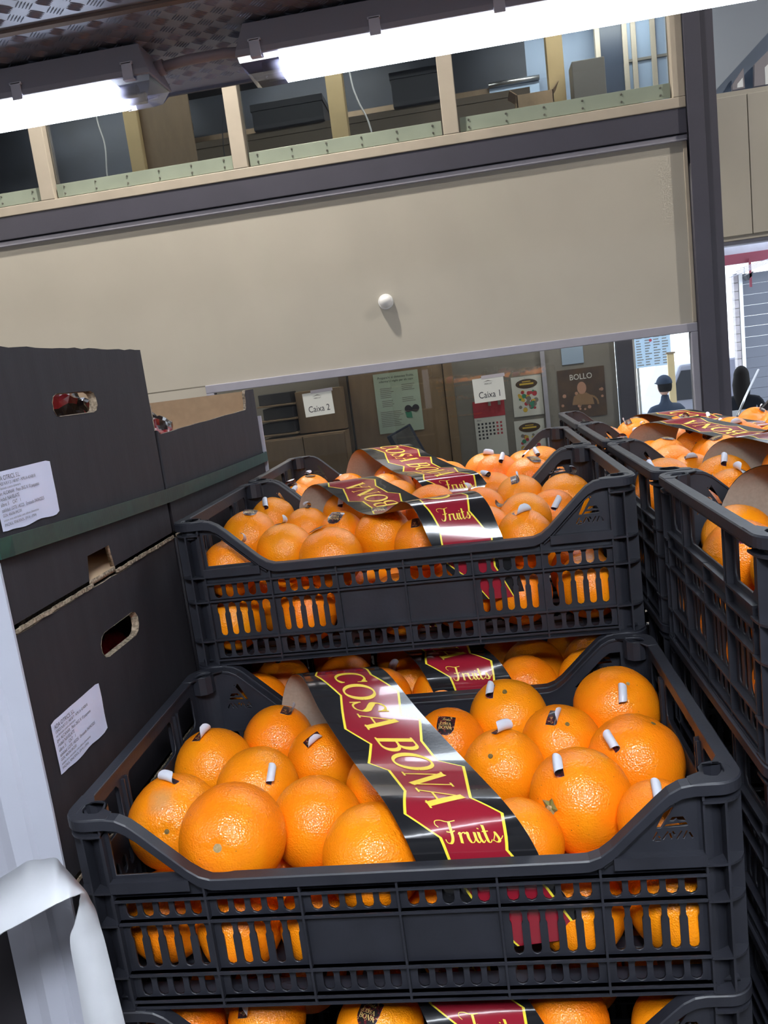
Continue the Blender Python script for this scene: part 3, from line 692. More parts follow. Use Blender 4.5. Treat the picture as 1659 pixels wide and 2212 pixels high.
# sticker print (sub-part on stickers that lie flat)
def sticker_print():
    bm = bmesh.new(); Q = []
    for wd, y, hh in (('COSA', -0.0010, 0.0030), ('BONA', -0.0052, 0.0034)):
        q, tw = word_quads(wd, hh); Q += [[(p[0] - tw / 2, p[1] + y) for p in f] for f in q]
    q, tw = fruits_quads(); k = 0.0034; Q += [[(p[0] * k - tw * k / 2, p[1] * k + 0.0042) for p in f] for f in q]
    for f in Q:
        vs = [bm.verts.new((-x, -y - 0.0005, -(x * x + y * y) / (2 * RB) + 0.00075)) for x, y in f]
        try: bm.faces.new(vs)
        except ValueError: pass
    me = bpy.data.meshes.new('print'); bm.to_mesh(me); bm.free(); me.materials.append(M['gold_small']); return me
SP = sticker_print()
OR = json.loads('''{"A":[[0.0573,0.1116,0.1273,0.0463,[0.037,-0.096,0.995,"curl"],[0.213,-0.924,0.318]],[0.1366,0.0616,0.1366,0.0494,0,[0.043,-0.926,0.375]],[0.0571,0.2415,0.1171,0.0461,[-0.138,-0.115,0.984,"half"],0],[0.1266,0.1845,0.1176,0.0451,[0.451,-0.568,0.688,"roll"],0],[0.1199,0.3088,0.1146,0.0432,[0.399,-0.033,0.916,"half"],0],[0.189,0.2523,0.1114,0.0427,[-0.087,-0.479,0.874,"half"],0],[0.2053,0.1211,0.1111,0.0459,0,0],[0.2723,0.0589,0.1098,0.0469,0,0],[0.271,0.1754,0.1164,0.0399,0,0],[0.3407,0.2577,0.1186,0.0421,[0.009,-0.542,0.84,"flat"],0],[0.4133,0.3055,0.125,0.0465,[-0.429,-0.282,0.858,"roll"],[-0.032,-0.37,0.928]],[0.402,0.1826,0.1228,0.0429,[0.096,0.033,0.995,"curl"],[-0.291,-0.603,0.742]],[0.4694,0.2343,0.1212,0.0434,[-0.154,-0.356,0.922,"half"],[0.156,-0.522,0.838]],[0.5404,0.2892,0.1331,0.0486,[-0.039,-0.718,0.695,"roll"],[0.239,-0.476,0.847]],[0.541,0.1799,0.1243,0.048,[-0.436,-0.466,0.77,"roll"],[0.428,-0.019,0.904]],[0.4743,0.1118,0.1241,0.0489,[-0.435,-0.282,0.855,"roll"],[-0.659,-0.691,0.298]],[0.5381,0.0582,0.1302,0.036,[-0.169,-0.275,0.946,"roll"],0],[0.4112,0.0519,0.1158,0.0399,0,0],[0.0536,0.0696,0.0506,0.0426,0,0],[0.1336,0.0525,0.0485,0.0405,0,0],[0.2136,0.055,0.0475,0.0395,0,0],[0.3378,0.0527,0.0487,0.0407,0,0],[0.458,0.0552,0.0497,0.0417,0,0],[0.5466,0.0544,0.0504,0.0424,0,0],[0.0544,0.1575,0.0514,0.0434,0,0],[0.144,0.1335,0.0504,0.0424,0,0],[0.2655,0.1305,0.0498,0.0418,0,0],[0.346,0.1318,0.048,0.04,0,0],[0.4278,0.1426,0.0518,0.0438,0,0],[0.5213,0.1341,0.0505,0.0425,0,0],[0.1155,0.2495,0.0515,0.0435,0,0],[0.1827,0.2037,0.0472,0.0392,0,0],[0.2613,0.2244,0.0514,0.0434,0,0],[0.3439,0.2143,0.0491,0.0411,0,0],[0.426,0.2267,0.0497,0.0417,0,0],[0.537,0.2242,0.0486,0.0406,0,0],[0.0542,0.3088,0.0512,0.0432,0,0],[0.176,0.3092,0.0508,0.0428,0,0],[0.2603,0.3093,0.0507,0.0427,0,0],[0.3446,0.3068,0.0509,0.0429,0,0],[0.4549,0.3031,0.0492,0.0412,0,0],[0.5349,0.3115,0.0485,0.0405,0,0]],"B2":[[0.0565,0.0497,0.1225,0.0377,[0.463,0.31,0.83,"curl"],0],[0.0528,0.1751,0.1368,0.0418,[0.194,-0.168,0.966,"flat"],0],[0.1233,0.1048,0.1255,0.0399,[-0.05,0.161,0.986,"half"],0],[0.1953,0.0669,0.1193,0.0427,[-0.349,0.102,0.931,"flat"],0],[0.0548,0.3133,0.1362,0.0387,[0.063,-0.568,0.82,"roll"],0],[0.1299,0.2306,0.1284,0.0361,[0.184,0.198,0.963,"roll"],0],[0.1905,0.1941,0.123,0.036,[-0.082,-0.491,0.868,"flat"],0],[0.1799,0.3153,0.1342,0.0367,[-0.092,-0.721,0.687,"roll"],0],[0.2589,0.1594,0.1224,0.0418,[0.013,-0.233,0.972,"flat"],0],[0.3182,0.1015,0.118,0.036,[-0.048,-0.387,0.921,"half"],0],[0.5389,0.2736,0.1259,0.0416,[0.3,0.114,0.947,"curl"],0],[0.4706,0.3133,0.1295,0.0387,[-0.172,-0.447,0.878,"half"],0],[0.4663,0.1484,0.1288,0.036,[-0.72,0.143,0.679,"half"],0],[0.4598,0.0586,0.1222,0.036,[-0.044,-0.205,0.978,"half"],0],[0.4085,0.1076,0.1233,0.036,0,0],[0.4057,0.2287,0.1315,0.036,[-0.499,0.129,0.857,"half"],0],[0.5113,0.2025,0.1205,0.036,[-0.019,-0.79,0.612,"roll"],0],[0.3259,0.2967,0.1275,0.042,0,0],[0.4015,0.296,0.0989,0.04,0,0],[0.0603,0.2457,0.0988,0.04,0,0],[0.1208,0.2957,0.0914,0.04,0,0],[0.2496,0.3117,0.1054,0.04,0,0],[0.0501,0.0511,0.0471,0.0391,0,0],[0.1538,0.0532,0.0492,0.0412,0,0],[0.2839,0.0527,0.0487,0.0407,0,0],[0.3654,0.0564,0.0501,0.0421,0,0],[0.4465,0.0546,0.0483,0.0403,0,0],[0.5375,0.055,0.0496,0.0416,0,0],[0.0992,0.1136,0.0496,0.0416,0,0],[0.1699,0.1574,0.0512,0.0429,0,0],[0.2461,0.1241,0.0495,0.0415,0,0],[0.348,0.1348,0.0474,0.0394,0,0],[0.44,0.1332,0.0473,0.0393,0,0],[0.5351,0.137,0.0475,0.0395,0,0],[0.053,0.1818,0.05,0.042,0,0],[0.1247,0.2272,0.0475,0.0395,0,0],[0.2091,0.2299,0.0487,0.0407,0,0],[0.3574,0.2125,0.048,0.04,0,0],[0.4392,0.2127,0.0494,0.0414,0,0],[0.5386,0.2202,0.0489,0.0409,0,0],[0.0529,0.3101,0.0499,0.0419,0,0],[0.1896,0.3095,0.0505,0.0425,0,0],[0.2872,0.2515,0.0496,0.0415,0,0],[0.3418,0.3113,0.0487,0.0407,0,0],[0.4657,0.2895,0.0491,0.0411,0,0],[0.5461,0.3091,0.0509,0.0429,0,0]],"G0":[[0.0621,0.0552,0.1365,0.0432,0,0],[0.1469,0.0553,0.1177,0.0433,0,0],[0.2386,0.0567,0.1265,0.0447,0,0],[0.3291,0.0552,0.1267,0.0423,0,0],[0.4413,0.055,0.1295,0.043,0,0],[0.529,0.0547,0.1328,0.0427,0,0],[0.0798,0.1367,0.1303,0.0416,0,0],[0.1788,0.1322,0.1266,0.0417,0,0],[0.2727,0.1319,0.1144,0.0401,0,0],[0.3538,0.1365,0.1161,0.0424,0,0],[0.458,0.1396,0.1207,0.044,0,0],[0.5448,0.138,0.121,0.0442,0,0],[0.0503,0.2099,0.1261,0.0387,0,0],[0.1604,0.215,0.1322,0.0446,0,0],[0.2578,0.214,0.1277,0.0398,0,0],[0.3392,0.2181,0.1239,0.0421,0,0],[0.424,0.2149,0.1139,0.0401,0,0],[0.5258,0.2227,0.1164,0.041,0,0],[0.0732,0.2966,0.1242,0.0383,0,0],[0.1801,0.3003,0.1279,0.0409,0,0],[0.2688,0.2951,0.1237,0.0398,0,0],[0.3595,0.2959,0.1177,0.0397,0,0],[0.4574,0.2963,0.1206,0.04,0,0],[0.5406,0.3046,0.1184,0.0415,0,0],[0.0545,0.0598,0.0515,0.0435,0,0],[0.1981,0.069,0.0511,0.0431,0,0],[0.2811,0.0545,0.0505,0.0425,0,0],[0.3639,0.0536,0.0496,0.0416,0,0],[0.4457,0.052,0.048,0.04,0,0],[0.5464,0.0546,0.0506,0.0426,0,0],[0.0543,0.1453,0.0513,0.0433,0,0],[0.1451,0.1364,0.0472,0.0392,0,0],[0.2247,0.1493,0.0508,0.0428,0,0],[0.3112,0.1526,0.0483,0.0403,0,0],[0.4079,0.1252,0.0517,0.0437,0,0],[0.4978,0.1197,0.0479,0.0399,0,0],[0.0525,0.2287,0.0495,0.0415,0,0],[0.1357,0.2326,0.0512,0.0432,0,0],[0.2491,0.2286,0.0495,0.0415,0,0],[0.376,0.2299,0.0503,0.0423,0,0],[0.4649,0.2191,0.0473,0.0393,0,0],[0.5476,0.1824,0.0494,0.0414,0,0],[0.0526,0.3104,0.0496,0.0416,0,0],[0.1599,0.3114,0.0486,0.0406,0,0],[0.241,0.3102,0.0498,0.0418,0,0],[0.3225,0.311,0.049,0.041,0,0],[0.415,0.3056,0.0499,0.0419,0,0],[0.4966,0.2927,0.05,0.042,0,0]],"G1":[[0.0541,0.0551,0.1283,0.0431,0,0],[0.1512,0.0534,0.1129,0.0414,0,0],[0.2579,0.0586,0.1253,0.0388,0,0],[0.349,0.0559,0.1143,0.0424,0,0],[0.4289,0.0511,0.1223,0.0391,0,0],[0.5383,0.0594,0.1182,0.0402,0,0],[0.0532,0.1391,0.1273,0.0422,0,0],[0.1374,0.1362,0.1176,0.0439,0,0],[0.2284,0.1352,0.1243,0.0446,0,0],[0.3273,0.1374,0.1217,0.0436,0,0],[0.4095,0.1318,0.1142,0.0402,0,0],[0.4997,0.1328,0.1265,0.0443,0,0],[0.0667,0.2194,0.1303,0.0405,0,0],[0.1455,0.2162,0.1284,0.0384,0,0],[0.2353,0.2209,0.1169,0.0429,0,0],[0.3477,0.2175,0.1276,0.0405,0,0],[0.4434,0.2195,0.1298,0.0437,0,0],[0.5319,0.2236,0.1339,0.0432,0,0],[0.0516,0.2975,0.1234,0.0406,0,0],[0.1332,0.294,0.1116,0.0433,0,0],[0.2242,0.3022,0.1259,0.0409,0,0],[0.3154,0.294,0.1263,0.0438,0,0],[0.42,0.3025,0.1238,0.0429,0,0],[0.5027,0.3003,0.1219,0.0411,0,0],[0.0514,0.0748,0.0484,0.0404,0,0],[0.1529,0.0977,0.0471,0.0391,0,0],[0.2153,0.0513,0.0473,0.0393,0,0],[0.2955,0.0543,0.0503,0.0423,0,0],[0.4097,0.0788,0.0499,0.0419,0,0],[0.4904,0.0553,0.0513,0.0433,0,0],[0.0509,0.1539,0.0479,0.0399,0,0],[0.1943,0.1674,0.0513,0.0433,0,0],[0.2769,0.1371,0.0519,0.0439,0,0],[0.3662,0.1479,0.0489,0.0409,0,0],[0.4587,0.1486,0.0506,0.0426,0,0],[0.5427,0.1395,0.0513,0.0433,0,0],[0.0538,0.2353,0.0508,0.0428,0,0],[0.1444,0.2322,0.0478,0.0398,0,0],[0.2806,0.22,0.0484,0.0404,0,0],[0.3631,0.2288,0.0493,0.0413,0,0],[0.4432,0.231,0.0481,0.0401,0,0],[0.5464,0.2241,0.0506,0.0426,0,0],[0.0832,0.3117,0.0483,0.0403,0,0],[0.1889,0.3097,0.0503,0.0423,0,0],[0.2703,0.2995,0.0491,0.0411,0,0],[0.3515,0.31,0.05,0.042,0,0],[0.4592,0.3097,0.0495,0.0415,0,0],[0.5457,0.3087,0.0513,0.0433,0,0]],"G2":[[0.0527,0.0537,0.1255,0.0417,0,0],[0.1392,0.0628,0.1309,0.0382,0,0],[0.2552,0.0542,0.12,0.0422,0,0],[0.3534,0.0619,0.1144,0.0416,0,0],[0.4374,0.0547,0.1262,0.0391,0,0],[0.5374,0.0508,0.1146,0.0388,0,0],[0.0762,0.1346,0.1262,0.0437,0,0],[0.1674,0.1346,0.1253,0.0403,0,0],[0.2631,0.1418,0.1236,0.0447,0,0],[0.3656,0.1421,0.1231,0.0412,0,0],[0.4579,0.1362,0.1174,0.0447,0,0],[0.5484,0.1335,0.1205,0.0406,0,0],[0.0541,0.2169,0.1189,0.0431,0,0],[0.1532,0.2115,0.1168,0.0395,0,0],[0.2342,0.2182,0.1195,0.0383,0,0],[0.3394,0.2211,0.1192,0.0399,0,0],[0.4359,0.2179,0.121,0.0412,0,0],[0.5398,0.2154,0.1313,0.0411,0,0],[0.0788,0.3015,0.1249,0.0446,0,0],[0.1658,0.2947,0.1231,0.0427,0,0],[0.2693,0.3022,0.129,0.0411,0,0],[0.3651,0.3035,0.1232,0.0403,0,0],[0.4529,0.2964,0.13,0.0408,0,0],[0.551,0.3021,0.1245,0.038,0,0],[0.0538,0.084,0.0494,0.0414,0,0],[0.1321,0.0553,0.0513,0.0433,0,0],[0.2152,0.0527,0.0487,0.0407,0,0],[0.3012,0.0545,0.0505,0.0425,0,0],[0.4072,0.0551,0.0511,0.0431,0,0],[0.4947,0.0677,0.0498,0.0418,0,0],[0.0537,0.1669,0.0507,0.0427,0,0],[0.1327,0.1373,0.047,0.039,0,0],[0.2142,0.1358,0.0518,0.0438,0,0],[0.3228,0.1332,0.0485,0.0405,0,0],[0.4042,0.1392,0.0504,0.0424,0,0],[0.5105,0.1488,0.0501,0.0421,0,0],[0.1058,0.232,0.0499,0.0419,0,0],[0.1857,0.2395,0.0476,0.0396,0,0],[0.2783,0.226,0.0519,0.0439,0,0],[0.3843,0.221,0.051,0.043,0,0],[0.465,0.233,0.0479,0.0399,0,0],[0.5463,0.2323,0.0507,0.0427,0,0],[0.0506,0.3124,0.0476,0.0396,0,0],[0.1306,0.3104,0.0496,0.0416,0,0],[0.2455,0.303,0.0472,0.0392,0,0],[0.3433,0.301,0.0475,0.0395,0,0],[0.4323,0.3071,0.0504,0.0424,0,0],[0.5339,0.3124,0.0476,0.0396,0,0]]}''')
rnd = random.Random(5)
def align(z, y_hint):
    z = Vector(z).normalized(); y = Vector(y_hint); y = (y - z * y.dot(z)).normalized(); x = y.cross(z)
    return Matrix((x, y, z)).transposed()
def make_orange(ck, o, label, group, auto_sticker=True, stem=None):
    ox, oy, oz = CR[ck]; P = Vector((o[0] + ox, o[1] + oy, o[2] + oz)); s = o[3] / RB * 1.045
    if stem: zdir = Vector(stem)
    else: zdir = Vector((rnd.uniform(-1, 1), rnd.uniform(-.3, 1), rnd.uniform(-1.2, .1)))
    ob = bpy.data.objects.new('orange', OM[rnd.randrange(5)]); COL.objects.link(ob)
    Rm = align(zdir, (rnd.uniform(-1, 1), rnd.uniform(-1, 1), .2)); ob.matrix_world = Matrix.Translation(P) @ Rm.to_4x4() @ Matrix.Scale(s, 4)
    tag(ob, label, 'orange', group)
    if stem:
        st = bpy.data.objects.new('stem_end', SM[1 if 'green' in label or 'star' in label else (0 if 'pale stem' in label else 2)]); COL.objects.link(st); st.parent = ob
    st = o[4]
    if not st and auto_sticker and rnd.random() < .72:
        d = Vector((rnd.uniform(-.5, .4), rnd.uniform(-.75, .1), 1)).normalized(); st = [*d, rnd.choice(['roll', 'half', 'curl', 'half', 'roll', 'flat'])]
    if st:
        n = Vector(st[:3]); style = st[3]
        back = ck != 'A' and rnd.random() < .55
        a = {'roll': rnd.choice([-1, 1]) * rnd.uniform(0.9, 1.5), 'curl': math.pi + rnd.uniform(-1.5, 1.0), 'half': math.pi + rnd.uniform(-1.7, .9), 'flat': 0.1}[style]
        up = Vector((math.sin(a), 0, math.cos(a))) if style != 'flat' else Vector((-.1, 0, -1))
        if back and style in ('half', 'curl'): a += math.pi; up = Vector((math.sin(a), 0, math.cos(a)))
        if n.z > .95: up = Vector((math.sin(a), math.cos(a), 0))
        if style == 'flat' and n.z > .95: up = Vector((0.1, -1, 0))
        R3 = align(n, up); k = rnd.uniform(1.15, 1.3)
        Mw = Matrix.Translation(P + n * (o[3] * (1.048 if style == 'flat' else 1.035))) @ R3.to_4x4() @ Matrix.Scale(k, 4)
        c = bpy.data.objects.new('sticker', STK[style]); COL.objects.link(c); c.parent = ob
        c.matrix_local = ob.matrix_world.inverted() @ Mw
        c['label'] = {'flat': 'dark printed sticker', 'half': 'dark sticker peeling to its white back', 'curl': 'sticker curling up, white back showing', 'roll': 'rolled up white sticker'}[style]
        if style == 'flat':
            pr_ = bpy.data.objects.new('sticker_print', SP); COL.objects.link(pr_); pr_.parent = c
    return ob
LBA = ['far left orange of the front crate with a grey rub mark below its curled sticker',
 'large orange at the front left rim of the front crate, pale stem facing out',
 'orange by the left wall of the front crate, peeling white sticker on its top',
 'reddish orange in the left middle of the front crate with a flat-lying white rolled sticker',
 'small back left orange of the front crate, just left of the raised band',
 'orange beside the left edge of the arched band at the back of the front crate',
 'plain orange without sticker in the centre left of the front crate',
 'plain yellowish orange at the front rim just left of the band',
 'orange mostly hidden under the left edge of the band in the front crate',
 'orange right of the band with a dark sticker lying flat and readable',
 'back row orange of the front crate, white sticker roll beside a small scar',
 'middle orange of the front crate at the right edge of the band, curling sticker',
 'orange in the right centre of the front crate with half-peeled printed sticker',
 'back right corner orange of the front crate, brown star scar behind its white roll',
 'orange against the right wall of the front crate with an upright white sticker roll',
 'biggest orange at the front right, green stem end on its left side',
 'orange partly hidden by the right rim slope of the front crate, white roll on top',
 'plain orange at the front rim just right of the band']
FIRST = []
for i, o in enumerate(OR['A']):
    if i == 17: o[1] += .012; o[2] -= .004
    st = o[5] if o[5] else None
    if i < 18: FIRST.append(make_orange('A', o, LBA[i], 'oranges on top of the front crate', False, st))
if True:
    L0 = OR['A'][18:]; Ls = sorted(L0, key=lambda o: (int((o[1] - .012) / .085), o[0]))
    cnt = {}
    for o in Ls:
        rw = min(3, int((o[1] - .012) / .085)); cnt[rw] = cnt.get(rw, -1) + 1
        make_orange('A', o, 'bottom layer orange %s from left in %s row of the front crate' % (ORD[cnt[rw]], ORD[rw]), 'bottom layer oranges of the front crate', False)
    # grey rub mark on the far left orange
    fo_ = FIRST[0]; fo_.data = fo_.data.copy(); mm = M['peel'].copy(); mm.name = 'orange_peel_rubbed'; fo_.data.materials[0] = mm; nt = mm.node_tree
    lp = (fo_.matrix_world.to_3x3().inverted() @ Vector((.05, -.54, .84)).normalized() * OR['A'][0][3] * 1.02)
    tc = nt.nodes.new('ShaderNodeTexCoord'); vd = nt.nodes.new('ShaderNodeVectorMath'); vd.operation = 'DISTANCE'; vd.inputs[1].default_value = lp
    nn = nt.nodes.new('ShaderNodeTexNoise'); nn.inputs['Scale'].default_value = 90; nt.links.new(tc.outputs['Object'], nn.inputs['Vector'])
    sm = nt.nodes.new('ShaderNodeMath'); sm.operation = 'MULTIPLY_ADD'; sm.inputs[1].default_value = .016; nt.links.new(nn.outputs['Fac'], sm.inputs[0]); nt.links.new(vd.outputs['Value'], sm.inputs[2]); nt.links.new(tc.outputs['Object'], vd.inputs[0])
    mr = nt.nodes.new('ShaderNodeMapRange'); mr.inputs['From Min'].default_value = .012; mr.inputs['From Max'].default_value = .024; mr.inputs['To Min'].default_value = .7; mr.inputs['To Max'].default_value = 0; nt.links.new(sm.outputs[0], mr.inputs[0])
    b_ = nt.nodes['Principled BSDF']; src = b_.inputs['Base Color'].links[0].from_socket; mx = nt.nodes.new('ShaderNodeMixRGB'); mx.inputs[2].default_value = (.50, .27, .10, 1)
    nt.links.new(mr.outputs[0], mx.inputs[0]); nt.links.new(src, mx.inputs[1]); nt.links.new(mx.outputs[0], b_.inputs['Base Color'])
NM = {'B2': 'raised middle crate', 'B1': 'shaded crate under the raised one', 'C2': 'far crate behind the raised one', 'A0': 'crate under the front crate',
      'R0': 'nearest crate of the right row', 'R1': 'second crate of the right row', 'R2': 'third crate of the right row', 'R3': 'farthest crate of the right row'}
def fill(ck, key, low, flt=lambda o: True, dz=0.0):
    top = [o for o in OR[key] if o[2] > .085 and flt(o)]; lowl = [o for o in OR[key] if o[2] <= .085]
    rows = {}
    for o in top: rows.setdefault(min(3, int((o[1] - .012) / .085)), []).append(o)
    for r, L in rows.items():
        L.sort(key=lambda o: o[0])
        for i, o in enumerate(L):
            o = list(o); o[2] += dz
            lb = 'orange %s from left in %s row of the %s' % (ORD[i], ORD[r], NM[ck])
            stem = None
            if ck != 'B2' and rnd.random() < .25: stem = (rnd.uniform(-.5, .5), rnd.uniform(-1, 0), rnd.uniform(.0, .9))
            make_orange(ck, o, lb, 'oranges in the ' + NM[ck], ck != 'B2', stem)
    cnt = {}
    for o in sorted([o for o in lowl if low(o)], key=lambda o: (min(3, int((o[1] - .012) / .085)), o[0])):
        rw = min(3, int((o[1] - .012) / .085)); cnt[rw] = cnt.get(rw, -1) + 1
        make_orange(ck, o, 'bottom orange %s from left, %s row, %s' % (ORD[cnt[rw]], ORD[rw], NM[ck]), 'bottom layer oranges of the ' + NM[ck], False)
fill('B2', 'B2', lambda o: o[1] < .26 or o[0] < .1)
fill('B1', 'G0', lambda o: False, lambda o: o[1] < .27, dz=-.018)
fill('C2', 'G1', lambda o: False)
fill('A0', 'G2', lambda o: False, lambda o: o[1] < .19)
fill('R0', 'G0', lambda o: o[0] < .17)
fill('R1', 'G2', lambda o: o[0] < .1)
fill('R2', 'G1', lambda o: False)
fill('R3', 'G0', lambda o: False, lambda o: o[0] < .5)

# ------------------------------------------------------------------ printed bands
LA = [(.112,.338,.09),(.122,.340,.15),(.142,.324,.192),(.170,.283,.207),(.206,.207,.192),(.250,.131,.172),(.290,.056,.168),(.310,.024,.150),(.324,.018,.115),(.352,.016,.072),(.38,.016,.040)]
RA = [(.215,.347,.09),(.226,.346,.15),(.244,.334,.190),(.272,.285,.206),(.318,.200,.188),(.368,.113,.171),(.402,.040,.168),(.419,.022,.148),(.432,.016,.118),(.454,.016,.076),(.468,.016,.050)]
LBd = [(.09,.340,.08),(.10,.337,.16),(.135,.31,.190),(.18,.235,.180),(.232,.145,.164),(.268,.100,.167),(.302,.068,.186),(.322,.036,.176),(.338,.018,.135),(.355,.016,.10),(.394,.016,.055)]
RBd = [(.19,.346,.08),(.20,.344,.16),(.228,.335,.190),(.272,.270,.180),(.325,.185,.164),(.360,.130,.168),(.395,.090,.187),(.415,.045,.177),(.430,.018,.135),(.442,.016,.10),(.452,.016,.055)]
ZL = [(-.1,.17),(.05,.30),(.09,.15),(.13,.30),(.163,.17),(.2185,.31),(.29,.14),(.32,.28),(.358,.13),(.373,.26),(.4176,.25),(.452,.11),(.4745,.29),(.55,.24),(.70,.24)]
ZR = [(-.1,.90),(.03,.78),(.06,.93),(.11,.79),(.151,.83),(.1736,.80),(.214,.95),(.263,.785),(.271,.935),(.313,.77),(.35,.755),(.361,.935),(.428,.755),(.45,.91),(.488,.77),(.53,.90),(.70,.90)]
def catmull(P, n=14):
    return np.array(smooth_pts(P, n))
def make_band(loc, Lp, Rp, label, flip=False, group='printed fruit bands'):
    Lc, Rc = catmull(Lp), catmull(Rp); Mc = (Lc + Rc) / 2
    s = np.r_[0, np.cumsum(np.linalg.norm(np.diff(Mc, axis=0), axis=1))]; S1 = s[-1]
    def base(sv, t):
        l = np.array([np.interp(sv, s, Lc[:, k]) for k in range(3)]); r = np.array([np.interp(sv, s, Rc[:, k]) for k in range(3)]); return l * (1 - t) + r * t
    def pt(sv, t, off=0.0):
        sv = min(max(sv, 0.001), S1 - 0.001); p = base(sv, t)
        if off:
            a = base(min(sv + .004, S1), t) - base(max(sv - .004, 0), t); b = base(sv, 1) - base(sv, 0); n = np.cross(b, a); n /= np.linalg.norm(n); p = p + n * off * NS
        return Vector(p)
    NS = 1.0
    n0 = np.cross(base(.3, 1) - base(.3, 0), base(.31, .5) - base(.29, .5))
    if n0[2] < 0: NS = -1.0
    fs = (lambda a: S1 - a + .0) if flip else (lambda a: a)
    def zz(tab, sv): return np.interp(sv, [q[0] for q in tab], [q[1] for q in tab])
    ss = sorted(set(list(np.linspace(0, S1, 90)) + [fs(q[0]) for q in ZL + ZR if 0 < fs(q[0]) < S1]))
    bm = bmesh.new(); rows = []
    for a in ss:
        u = fs(a); zl, zr = zz(ZL, u), zz(ZR, u); e = .012
        ts = [0, zl / 2, zl - e, zl + e, (zl + zr) / 2, zr - e, zr + e, (1 + zr) / 2, 1]
        if flip: ts = [1 - t for t in ts][::-1]
        rows.append([bm.verts.new(pt(a, t, .0005)) for t in ts])
    mi = [1, 1, 2, 0, 0, 2, 1, 1]
    for a, b in zip(rows, rows[1:]):
        for j in range(8):
            f = bm.faces.new([a[j], a[j+1], b[j+1], b[j]]); f.material_index = mi[j]; f.smooth = True
    me = bpy.data.meshes.new('fruit_band'); bm.to_mesh(me); bm.free()
    o = new_obj('fruit_band', me, ['band_red', 'band_black', 'band_yellow']); o.location = loc
    tag(o, label, 'band', group)
    bm = bmesh.new(); rows = [[bm.verts.new(pt(a, t, 0.0)) for t in (0, .33, .67, 1)] for a in ss[::2] + [ss[-1]]]
    for a, b in zip(rows, rows[1:]):
        for j in range(3): bm.faces.new([a[j], a[j+1], b[j+1], b[j]]).smooth = True
    me = bpy.data.meshes.new('kraft_backing'); bm.to_mesh(me); bm.free(); k = new_obj('kraft_backing', me, 'kraft', o); k['label'] = 'bare brown kraft underside'
    wd = .111
    bm = bmesh.new()
    def put(quads, mp):
        for f in quads:
            vs = []
            for p in f:
                u, t = mp(p)
                if flip: u, t = S1 - u, 1 - t
                vs.append(bm.verts.new(pt(u, t, .0009)))
            try: bm.faces.new(vs)
            except ValueError: pass
    q, tw = word_quads('COSA BONA', .0385); k = .283 / tw
    put(q, lambda p: (.163 + p[0] * k, .355 + p[1] / wd))
    q, tw = fruits_quads(); k = .050 / tw
    if not flip: put(q, lambda p: (.480 - p[1] * .0215, .325 + p[0] * k / wd))
    if flip:
        s7 = s[7 * 14] + .020; flip = False
        k = .045 / tw; put(q, lambda p: (s7 - p[1] * .020, .29 + p[0] * k / wd))
    me = bpy.data.meshes.new('lettering'); bm.to_mesh(me); bm.free(); new_obj('lettering', me, 'gold', o)
    return o
make_band(CR['A'], LA, RA, 'glossy red and black band lettered in gold across the front crate, arched at its back')
make_band(CR['B1'], LA, RA, 'shaded red and black band, only its Fruits end showing, under the raised crate')
make_band(CR['A0'], LA, RA, 'red and black band cut off by the bottom of the picture, below the front crate')
make_band(CR['B2'], LBd, RBd, 'wavy red and black band in the raised crate with two humps, lettering upside down', flip=True)
make_band(CR['C2'], LA, RA, 'red and black band arched over the far middle crate, lettering upright')
make_band(CR['R0'], [(a - .055, b, c) for a, b, c in LA], [(a - .045, b, c) for a, b, c in RA], 'band in the nearest right crate showing only its brown underside')
make_band(CR['R1'], [(a + .05, b, c) for a, b, c in LBd], [(a + .06, b, c) for a, b, c in RBd], 'band in the second right crate with dark arched underside', flip=True)
make_band(CR['R2'], LBd, RBd, 'band in the third right crate with upside down gold letters', flip=True)
make_band(CR['R3'], [(a + .03, b, .10 + (c - .10) * .72 if c > .1 else c) for a, b, c in LA], [(a + .03, b, .10 + (c - .10) * .72 if c > .1 else c) for a, b, c in RA], 'farthest band of the right row, a thin glossy edge above the oranges')
# Fruits end of the twisted band reads upright: printed on a front hump
def small_word_on(loc):
    pass

# ------------------------------------------------------------------ cardboard boxes on the left
XB = -0.032
def board_panel(polys, plane, off, th, parent, name='side_panel', outward=1):
    bm = plate_mesh('p', polys, th, plane)
    ax = {'yz': 0, 'xz': 1, 'xy': 2}[plane]
    for v in bm.verts: v.co[ax] += off
    bmesh.ops.recalc_face_normals(bm, faces=bm.faces)
    for f in bm.faces:
        c = f.calc_center_median(); dd = (c[ax] - off) * outward; n = 1 if dd > th * .4 else (-1 if dd < -th * .4 else 0); ends = plane == 'yz' and abs(f.normal.y) > .8 and (c.y < .004 or c.y > max(p[0] for p in polys[0]) - .004)
        f.material_index = 0 if (n > .7 or ends) else (1 if n < -.7 else 2)
    me = bpy.data.meshes.new(name); bm.to_mesh(me); bm.free()
    return new_obj(name, me, ['box_black', 'kraft_box', 'flute'], parent)
def hand_hole(cy, cz, w, h, n=5, jag=0.0012):
    r = h / 2; P = arc2(cy + w / 2 - r, cz, r, -math.pi / 2, math.pi / 2, n) + arc2(cy - w / 2 + r, cz, r, math.pi / 2, 1.5 * math.pi, n)
    return [(a + rnd.uniform(-jag, jag) * .5, b + rnd.uniform(-jag, jag) * .5) for a, b in P]
def jag_line(a, b, n, j): return [(a[0] + (b[0] - a[0]) * i / n + (rnd.uniform(-j, j) if 0 < i < n else 0) * .3, a[1] + (b[1] - a[1]) * i / n + (rnd.uniform(-j, j) if 0 < i < n else 0)) for i in range(n + 1)]
